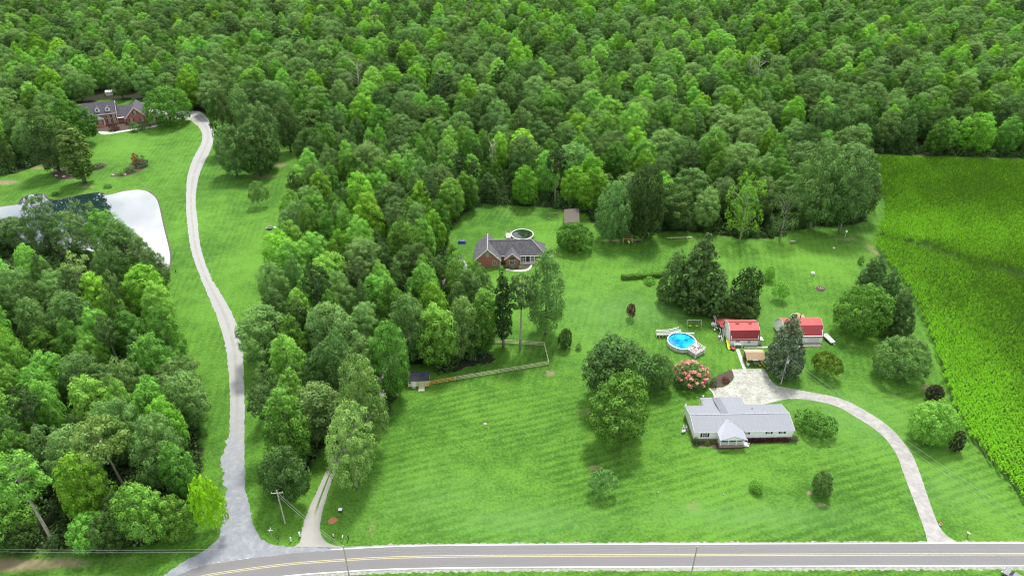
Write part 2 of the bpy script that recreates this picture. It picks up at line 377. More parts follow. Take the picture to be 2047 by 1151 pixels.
# ------------------------------------------------------------------ drives and paths
gd = NT('left_drive_gravel')
n1 = gd.noise(.5, 7, .75); n2 = gd.noise(4, 5, .8)
pc = gd.mix(n1, (.215, .215, .205), (.31, .31, .30)); pc = gd.mix(gd.ramp(n2, .4, .8), pc, (.40, .39, .38))
old = gd.mix(n1, (.15, .165, .19), (.24, .25, .275)); old = gd.mix(gd.ramp(n2, .5, .85), old, (.35, .35, .35)); old = gd.mix(gd.math('MULTIPLY', gd.ramp(gd.noise(.5, 7, .8), .45, .70), .55), old, (.36, .355, .35)); old = gd.mix(gd.ramp(gd.noise(.8, 6, .8), .58, .72), old, (.11, .115, .12))
sep = gd.N.new('ShaderNodeSeparateXYZ'); gd.K(gd.tc.outputs['Object'], sep.inputs[0])
yy = gd.math('ADD', sep.outputs['Y'], gd.math('MULTIPLY', gd.noise(.3, 4), 10))
fac = gd.ramp(yy, 108, 150)
cc = gd.mix(fac, old, pc)
cxx = gd.attr('cross')
mid_ = gd.ramp(gd.math('ABSOLUTE', gd.math('SUBTRACT', cxx, .5)), .16, .04)
cc = gd.mix(gd.math('MULTIPLY', gd.math('MULTIPLY', mid_, fac), gd.ramp(gd.noise(.4, 5, .7), .3, .6)), cc, (.24, .235, .21))
gd.K(cc, gd.b.inputs['Base Color']); gd.b.inputs['Roughness'].default_value = .95; gd.bump(n2, .4, .05)
ld_l = [(452,1075),(456,1040),(458,1000),(456,960),(456,910),(458,880),(459,840),(460,800),(457,745),(450,690),(434,635),(405,565),(383,505),(374,445),(372,395),(375,352),(386,317),(402,288),(404,268),(394,250),(378,238)]
ld_r = [(496,1075),(492,1040),(491,1000),(490,960),(489,910),(489,880),(489,840),(489,800),(487,745),(484,695),(470,640),(448,598),(419,548),(401,492),(395,442),(391,400),(396,360),(406,330),(420,302),(428,272),(421,248),(400,228)]
ribbon('left_driveway', smooth(wp(ld_l)), smooth(wp(ld_r)), .030, gd.m, 260, .10, across=9)
sheet('left_driveway_apron', smooth(wp([(456,975),(447,1017),(440,1062),(432,1080),(405,1102),(365,1122),(330,1150),(345,1153),(400,1131.5),(478,1118.5),(583,1105.5),(661,1099.5),(650,1094),(593,1093),(531,1083),(512,1060),(503,1034),(492,985)]), 4, True), .026, gd.m, amp=.10)
sheet('left_driveway_widening', smooth(wp([(462,868),(452,893),(442,918),(445,955),(462,992)]), 4, True), .022, gd.m, amp=.3)
sheet('house_turning_court', smooth(wp([(378,240),(396,252),(420,248),(405,226),(385,222),(340,222),(300,215),(288,205),(270,208),(290,225),(330,238)]), 4, True), .022, pale_gravel, amp=.1)
tt = NT('two_track_gravel')
n1 = tt.noise(.6, 6, .7); n2 = tt.noise(5, 5, .8)
c_ = tt.mix(n1, (.24, .235, .205), (.33, .32, .29)); c_ = tt.mix(tt.ramp(n2, .5, .9), c_, (.42, .41, .375))
sep = tt.N.new('ShaderNodeSeparateXYZ'); tt.K(tt.tc.outputs['Object'], sep.inputs[0])
up_ = tt.ramp(sep.outputs['Y'], 98.5, 104)
strip = tt.math('MULTIPLY', tt.ramp(tt.math('ADD', tt.math('ABSOLUTE', tt.math('SUBTRACT', tt.attr('cross'), .5)), tt.math('MULTIPLY', tt.math('SUBTRACT', tt.noise(2, 4), .5), .12)), .10, .055), up_)
c_ = tt.mix(strip, c_, (.05, .13, .02)); tt.K(c_, tt.b.inputs['Base Color']); tt.b.inputs['Roughness'].default_value = .95; tt.bump(n2, .4, .05)
ribbon('farm_track', smooth(wp([(588,1092),(600,1082),(603,1060),(612,1030),(625,1000),(641,965),(656,932),(680,885),(712,840),(740,790),(780,700),(830,620),(880,560),(898,528)])),
       smooth(wp([(690,1094),(655,1084),(640,1062),(643,1030),(652,995),(664,960),(677,930),(702,885),(738,842),(770,790),(812,700),(862,625),(905,565),(930,540)])), .022, tt.m, 260, .10, across=17)
conc = NT('old_concrete')
n1 = conc.noise(.35, 6, .7); n2 = conc.noise(1.6, 6, .75, dist=.6)
c_ = conc.mix(conc.ramp(n1, .35, .65), (.37, .37, .32), (.25, .25, .215)); c_ = conc.mix(conc.ramp(n2, .52, .64), c_, (.15, .155, .13)); c_ = conc.mix(conc.ramp(conc.noise(.5, 6, .8), .54, .64), c_, (.47, .46, .40))
conc.K(c_, conc.b.inputs['Base Color']); conc.b.inputs['Roughness'].default_value = .9
pale_conc = mat('pale_concrete', (.46, .45, .42), .9, (.32, .31, .29), .9, 7, lo=.42, hi=.72)
up = [(1536,752.5),(1544,764),(1555.7,772),(1585,777),(1632,785.7),(1666.8,792.6),(1697,803),(1732.5,822),(1767.7,845),(1791,866),(1810,889),(1826,913),(1844.7,962),(1860.7,1010),(1877,1050),(1893,1070),(1918,1084.5)]
lo = [(1500,812),(1544,803),(1553.7,801.4),(1585,796.5),(1627,800.8),(1673.8,812.5),(1711.4,833.6),(1745,855),(1772.5,879.4),(1794,911.5),(1804,940),(1815.3,970),(1829,1006),(1842,1042),(1850,1065),(1854,1084)]
rd = NT('drive_concrete')
n1 = rd.noise(.5, 6, .7); n2 = rd.noise(2.5, 6, .75)
c_ = rd.mix(rd.ramp(n1, .35, .65), (.33, .32, .30), (.23, .22, .21)); c_ = rd.mix(rd.ramp(n2, .55, .8), c_, (.17, .16, .15))
c_ = rd.mix(rd.math('MULTIPLY', rd.ramp(rd.math('ABSOLUTE', rd.math('SUBTRACT', rd.attr('cross'), .5)), .10, .02), rd.ramp(rd.noise(.5, 4), .45, .6)), c_, (.27, .26, .24))
rd.K(c_, rd.b.inputs['Base Color']); rd.b.inputs['Roughness'].default_value = .9
ribbon('right_driveway', smooth(wp(up)), smooth(wp(lo[1:])), .022, rd.m, 260, .03, across=9)
sheet('parking_pad', smooth(wp([(1463.5,738),(1480,737.5),(1500,737),(1529.3,736.9),(1536,752.5),(1544,764),(1556,772),(1600,780),(1600,797),(1570,797),(1553.7,801.4),(1544,804),(1500,814),(1436,815),(1424.7,785),(1417,776),(1446,774),(1461.8,764),(1467.7,754.5)]), 1, True), .026, conc.m, amp=.03)
sheet('parking_pad_edge', wp([(1416,775.5),(1424,784),(1437,815),(1440,815),(1427.5,784),(1419.5,775.8)]), .034, mat('kerb_cream', (.62, .58, .42), .9))
sheet('garden_walk', wp([(1470.6,698),(1477.5,697.5),(1492,738),(1485.3,738)]), .034, pale_conc)
sheet('shed_walk', wp([(1487,695.5),(1488,692.5),(1560,692),(1604,691),(1604,694),(1560,695)]), .034, pale_conc)
sheet('front_door_walk', smooth(wp([(197,263.5),(205,263),(219,264),(240,262),(268,257.5),(300,253),(322,247.5),(323,249.5),(303,256),(269,260.5),(240,265),(219,268.5),(203,269)]), 3, True), .034, pale_conc)
sheet('ranch_walk', smooth(wp([(1013,537),(1030,539.5),(1045,539.5),(1056,536),(1062,528),(1064,529),(1060,538),(1048,542.5),(1030,542.5),(1012,540)]), 3, True), .034, pale_conc)
sheet('ranch_drive_court', smooth(wp([(900,528),(907,512),(920,510),(930,525),(940,540),(928,556),(906,552)]), 3, True), .026, mat('court_gravel', (.30, .295, .28), .95, (.20, .195, .18), 1, 6), amp=.1)
# pond
mud = mat('pond_mud', (.06, .055, .035), .9, (.10, .09, .06), 1, 5)
cen = np.mean(pond, axis=0)
t_ = np.array(pond); tg = np.roll(t_, -1, 0)-np.roll(t_, 1, 0); tg /= np.linalg.norm(tg, axis=1)[:, None]; nr = np.c_[tg[:, 1], -tg[:, 0]]
area = .5*np.sum(t_[:, 0]*np.roll(t_[:, 1], -1)-np.roll(t_[:, 0], -1)*t_[:, 1])
if area < 0: nr = -nr
sheet('pond_bank', t_+nr*.55, .010, mud, amp=.12)
pw = NT('pond_water'); pw.N.remove(pw.b)
gl = pw.N.new('ShaderNodeBsdfGlossy'); gl.inputs['Roughness'].default_value = .015; gl.inputs['Color'].default_value = (1, 1, 1, 1)
df = pw.N.new('ShaderNodeBsdfDiffuse'); df.inputs['Color'].default_value = (.012, .03, .028, 1)
ms = pw.N.new('ShaderNodeMixShader'); lw = pw.N.new('ShaderNodeLayerWeight'); lw.inputs['Blend'].default_value = .74
bpn = pw.N.new('ShaderNodeBump'); bpn.inputs['Strength'].default_value = .03; bpn.inputs['Distance'].default_value = .05; pw.K(pw.noise(1.5, 3), bpn.inputs['Height']); pw.K(bpn.outputs[0], gl.inputs['Normal'])
pw.K(lw.outputs['Fresnel'], ms.inputs[0]); pw.K(df.outputs[0], ms.inputs[1]); pw.K(gl.outputs[0], ms.inputs[2]); pw.K(ms.outputs[0], pw.N['Material Output'].inputs['Surface'])
sheet('pond_water', pond, .022, pw.m)
mulch = mat('mulch', (.045, .032, .025), .95, (.09, .06, .045), 3, 5)
def bed(name, px, lab=None): return sheet(name, smooth(wp(px), 4, True), .020, mulch, amp=.08)
bed('flower_bed', [(105,345),(112,338),(130,335),(150,342),(155,350),(148,357),(125,359),(110,355)])
bed('flower_bed', [(76,318),(84,312),(100,318),(112,330),(100,335),(86,330)])
bed('flower_bed', [(178,340),(190,327),(205,326),(214,330),(208,336),(190,342)])
bed('flower_bed', [(220,352),(238,345),(255,335),(268,322),(285,318),(296,324),(294,333),(275,345),(245,353)])
bed('house_bed', [(163,262),(168,247),(200,243),(236,238),(262,244),(300,238),(322,238),(322,246),(300,252),(268,257),(238,262),(205,262),(180,268)])
bed('ranch_bed', [(1008,537),(1010,533),(1036,534),(1060,526),(1058,534),(1044,538),(1026,538.5)])
bed('front_bed', [(1384,879),(1386,889),(1398,892),(1424,893),(1432,898),(1488,896),(1500,886),(1590,882),(1594,876),(1588,872),(1500,878),(1428,884)])
bed('corner_bed', [(1419,774),(1421,760),(1440,748),(1462,740),(1466,753),(1460,763),(1445,773)])
bed('fire_pit_ring', [(1630,578),(1636,571),(1646,573),(1650,580),(1640,583)])
red_clay = mat('red_clay', (.42, .16, .08), .95, (.30, .13, .07), 3, 4)
sheet('clay_patch', wp([(657,1038),(663,1033),(671,1034),(674,1040),(668,1045),(660,1046)]), .020, red_clay, amp=.18)
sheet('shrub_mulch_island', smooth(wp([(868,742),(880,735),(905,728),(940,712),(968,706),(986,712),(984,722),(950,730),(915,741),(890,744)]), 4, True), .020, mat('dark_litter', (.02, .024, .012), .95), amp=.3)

# ------------------------------------------------------------------ foliage
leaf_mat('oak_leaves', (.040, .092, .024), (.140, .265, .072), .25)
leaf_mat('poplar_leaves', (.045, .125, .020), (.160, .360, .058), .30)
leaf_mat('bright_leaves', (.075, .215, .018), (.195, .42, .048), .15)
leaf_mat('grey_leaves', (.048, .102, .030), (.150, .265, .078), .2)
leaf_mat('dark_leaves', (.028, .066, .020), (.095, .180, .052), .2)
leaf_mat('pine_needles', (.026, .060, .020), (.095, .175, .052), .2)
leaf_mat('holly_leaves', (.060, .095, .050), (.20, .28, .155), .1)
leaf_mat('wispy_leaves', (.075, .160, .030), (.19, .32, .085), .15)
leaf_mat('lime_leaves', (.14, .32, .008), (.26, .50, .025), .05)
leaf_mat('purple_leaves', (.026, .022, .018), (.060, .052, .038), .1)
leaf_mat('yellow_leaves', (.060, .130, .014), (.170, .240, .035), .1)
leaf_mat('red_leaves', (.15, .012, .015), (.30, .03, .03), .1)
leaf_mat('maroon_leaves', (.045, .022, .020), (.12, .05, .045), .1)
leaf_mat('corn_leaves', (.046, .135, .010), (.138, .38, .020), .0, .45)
leaf_mat('pink_blossom', (.50, .10, .09), (.78, .34, .26), .1, .3)
bark = mat('bark', (.16, .135, .11), .95, (.28, .25, .21), 3, 6)
pale_bark = mat('pale_bark', (.40, .37, .32), .9, (.24, .21, .17), 2, 6)
snag_bark = mat('snag_bark', (.48, .45, .40), .9, (.34, .31, .27), 2, 6)

PROF = {
 'oak':     ([0,.1,.3,.55,.75,.9,1], [.42,.75,.96,1,.86,.58,.2], .16),
 'poplar':  ([0,.12,.35,.6,.8,.93,1], [.5,.85,1,.95,.74,.46,.14], .12),
 'cone':    ([0,.06,.2,.5,.8,.93,1], [.66,.95,1,.80,.48,.26,.08], .05),
 'round':   ([0,.12,.35,.6,.8,.94,1], [.55,.9,1,.93,.70,.38,.08], .10),
 'pine':    ([0,.2,.5,.8,1], [.45,.9,1,.7,.2], .55),
 'slim':    ([0,.1,.3,.7,.9,1], [.45,.85,1,.85,.45,.1], .12),
 'spread':  ([0,.2,.5,.8,1], [.7,1,.95,.65,.15], .28),
 'bush':    ([0,.2,.5,.8,1], [.85,1,.95,.65,.15], .0),
}
def crown(kind, W, H, lobes, per, leaf, rl, seed, up=1.15, fill=.25, flat=0.0, tone_lobe=.48, gap=0.0, branchy=None):
    """leaf cards grouped in clumps that sit on and inside a crown envelope"""
    rg = np.random.default_rng(seed); tx, rx, cb = PROF[kind]
    z0 = cb*H; Hc = H-z0; Rr = W/2
    ph1, ph2 = rg.uniform(0, 6.28, 2); a1, a2 = (rg.uniform(.08, .24), rg.uniform(.05, .14)) if kind in ('oak', 'poplar', 'spread') else (rg.uniform(.04, .12), rg.uniform(.03, .08))
    tilt = rg.uniform(.0, .22) if kind in ('oak', 'poplar') else .05; ph3 = rg.uniform(0, 6.28)
    cs = []; rs = []; tries = 0
    while len(cs) < lobes and tries < lobes*60:
        tries += 1
        t = rg.uniform(0, 1); pr = np.interp(t, tx, rx)
        if rg.uniform() > pr**.7: continue
        an = rg.uniform(0, 2*math.pi); env = Rr*pr*(1+a1*math.sin(2*an+ph1)+a2*math.sin(3*an+ph2+t*3))
        r_l = rl*rg.uniform(.7, 1.3)
        if rg.uniform() < fill: rad = env*rg.uniform(0, .65)
        else: rad = max(0, env-r_l*rg.uniform(.5, .95))
        z = z0+t*Hc*(1-tilt*(.5+.5*math.cos(an-ph3))*min(1, rad/(Rr*.5))); z = min(z, H-r_l*.8)
        z = max(z, z0+r_l*.5)
        c = np.array([rad*math.cos(an), rad*math.sin(an), z])
        if cs and tries < lobes*40:
            dd = np.min(np.linalg.norm((np.array(cs)-c)*np.array([1, 1, .8]), axis=1)/(np.array(rs)+r_l))
            if dd < .66: continue
        cs.append(c); rs.append(r_l)
    cs = np.array(cs); rs = np.array(rs); n = len(cs)
    ltone = rg.uniform(-.5, .5, n)*tone_lobe+(.08 if kind != 'pine' else 0)
    idx = np.repeat(np.arange(n), per); m = len(idx)
    d = rg.normal(size=(m, 3)); d /= np.linalg.norm(d, axis=1)[:, None]
    axis = cs.copy(); axis[:, 2] -= z0+Hc*.35; axis /= (np.linalg.norm(axis, axis=1)[:, None]+1e-6)
    # leaves face away from the crown's middle and upward
    d = d+axis[idx]*.50+np.array([0, 0, .30]); d /= np.linalg.norm(d, axis=1)[:, None]
    rr = rg.uniform(.70, 1.06, m)**.8
    wob_ = 1+.16*np.sin(d[:, 0]*7+idx)+.14*np.sin(d[:, 1]*9+idx*2)
    stretch = np.array([1, 1, up*(1-flat)])
    p = cs[idx]+d*stretch*(rs[idx]*rr*wob_)[:, None]
    if gap > 0:
        keep = rg.uniform(size=m) > gap; p, d, idx = p[keep], d[keep], idx[keep]; m = len(p)
    nrm = d+rg.normal(size=(m, 3))*.24+np.array([0, 0, .10]); nrm /= np.linalg.norm(nrm, axis=1)[:, None]
    q = rg.normal(size=(m, 3)); t1 = np.cross(nrm, q); t1 /= np.linalg.norm(t1, axis=1)[:, None]+1e-9; t2 = np.cross(nrm, t1)
    s = leaf*rg.uniform(.6, 1.25, m)[:, None]
    asp = rg.uniform(.55, .95, m)[:, None]
    vs = np.empty((m, 4, 3)); vs[:, 0] = p-t1*s; vs[:, 1] = p-t2*s*asp*.8+nrm*s*.12; vs[:, 2] = p+t1*s; vs[:, 3] = p+t2*s*asp*.8+nrm*s*.12
    tone = np.clip(.47+ltone[idx]+rg.normal(size=m)*.20+.10*(d[:, 2]-.3), 0, 1)  # upward leaves toned lighter, imitating light on the clump tops
    return vs.reshape(-1, 3), np.arange(m*4).reshape(-1, 4), np.repeat(tone, 4), cs
def trunk_mesh(name, W, H, cs, seed, cb, r0=None, m=None, lean=.3, limbs=8):
    rd_ = random.Random(seed); mb = MB(); r0 = r0 or H*.017
    pts = [Vector((math.sin(i*1.3+seed)*lean*.35*i/5, math.cos(i*1.7+seed)*lean*.35*i/5, H*.86*i/6-.15*(i == 0))) for i in range(7)]
    mb.tube(pts, [r0*1.25, r0, r0*.86, r0*.7, r0*.52, r0*.34, r0*.14], 7)
    sel = sorted(range(len(cs)), key=lambda i: rd_.random())[:limbs]
    for i in sel:
        c = Vector(cs[i]); zb = max(H*max(cb, .12)*.9, c.z-H*.22); zb = min(zb, H*.8); k = zb/(H*.86)*6
        a = pts[int(k)].lerp(pts[min(int(k)+1, 6)], k-int(k)); mid_p = a.lerp(c, .5)+Vector((0, 0, H*.02))
        mb.tube([a, mid_p, c], [r0*.38, r0*.25, r0*.08], 5)
    me = bpy.data.meshes.new(name); me.from_pydata(mb.v, [], mb.f); me.update(); me.materials.append(m or bark)
    me.polygons.foreach_set('use_smooth', [True]*len(me.polygons)); return me
KIND = {   # name: (profile, W, H, lobes, leaves per lobe, leaf, lobe radius, up, fill, flat, gap, limbs)
 'oak':    ('oak', 13, 19, 74, 175, .27, 1.75, 1.0, .25, 0, 0, 8),
 'poplar': ('poplar', 10.5, 20, 84, 140, .25, 1.30, 1.35, .25, 0, 0, 8),
 'sweetgum': ('poplar', 8, 19, 80, 105, .24, 1.08, 1.25, .3, 0, 0, 8),
 'pine':   ('pine', 7.5, 22, 46, 80, .27, 1.0, .7, .35, .2, .1, 10),
 'cone':   ('cone', 8, 15, 130, 56, .29, .85, 1.15, .2, 0, 0, 4),
 'round':  ('round', 11, 11, 105, 110, .22, 1.08, 1.05, .2, 0, 0, 6),
 'spread': ('spread', 9, 6, 70, 60, .22, .85, .9, .25, 0, .15, 7),
 'slim':   ('slim', 5, 18, 80, 52, .28, .8, 1.2, .3, 0, .05, 6),
 'open':   ('oak', 12, 18, 50, 62, .30, 1.3, 1.0, .35, 0, .3, 16),
 'wispy':  ('poplar', 12, 20, 130, 90, .26, 1.3, .85, .4, .1, .1, 16),
 'bush':   ('bush', 3, 2, 26, 46, .11, .42, .9, .2, 0, 0, 3),
}
LIB = {}
def lib(kind, leaf, var):
    k = (kind, leaf, var)
    if k not in LIB:
        pf, W, H, lo_, per, lf, rl, up_k, fill, flat, gap, limbs = KIND[kind]
        sd_ = sum(ord(c) for c in kind)*13+var*101
        rv = random.Random(sd_); W2, H2 = W*rv.uniform(.92, 1.1), H*rv.uniform(.94, 1.06)
        v, q, t, cs = crown(pf, W2, H2, lo_, per, lf, rl, sd_, up_k, fill, flat, gap=gap)
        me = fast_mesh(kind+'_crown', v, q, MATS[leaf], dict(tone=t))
        tm = trunk_mesh(kind+'_trunk', W2, H2, cs, sd_, PROF[pf][2], m=pale_bark if kind in ('open', 'wispy') else bark, limbs=limbs)
        rad_ = np.hypot(v[:, 0], v[:, 1]); W2 = 2*float(np.percentile(rad_, 98.5)); H2 = float(np.percentile(v[:, 2], 99.9))
        LIB[k] = (me, tm, W2, H2)
    return LIB[k]
NTREE = 0
def tree(name, kind, leaf, var, x, y, width, height, label, group=None, cat='tree', parts=('crown', 'trunk')):
    global NTREE; NTREE += 1
    cm, tm, W, H = lib(kind, leaf, var)
    t = thing(name, label, cat, (x, y, 0), random.uniform(0, 6.28), group)
    t.scale = (width/W, width/W, height/H)
    link(bpy.data.objects.new(parts[0], cm), t)
    if kind != 'bush' or height > 2.4: link(bpy.data.objects.new(parts[1], tm), t)
    return t

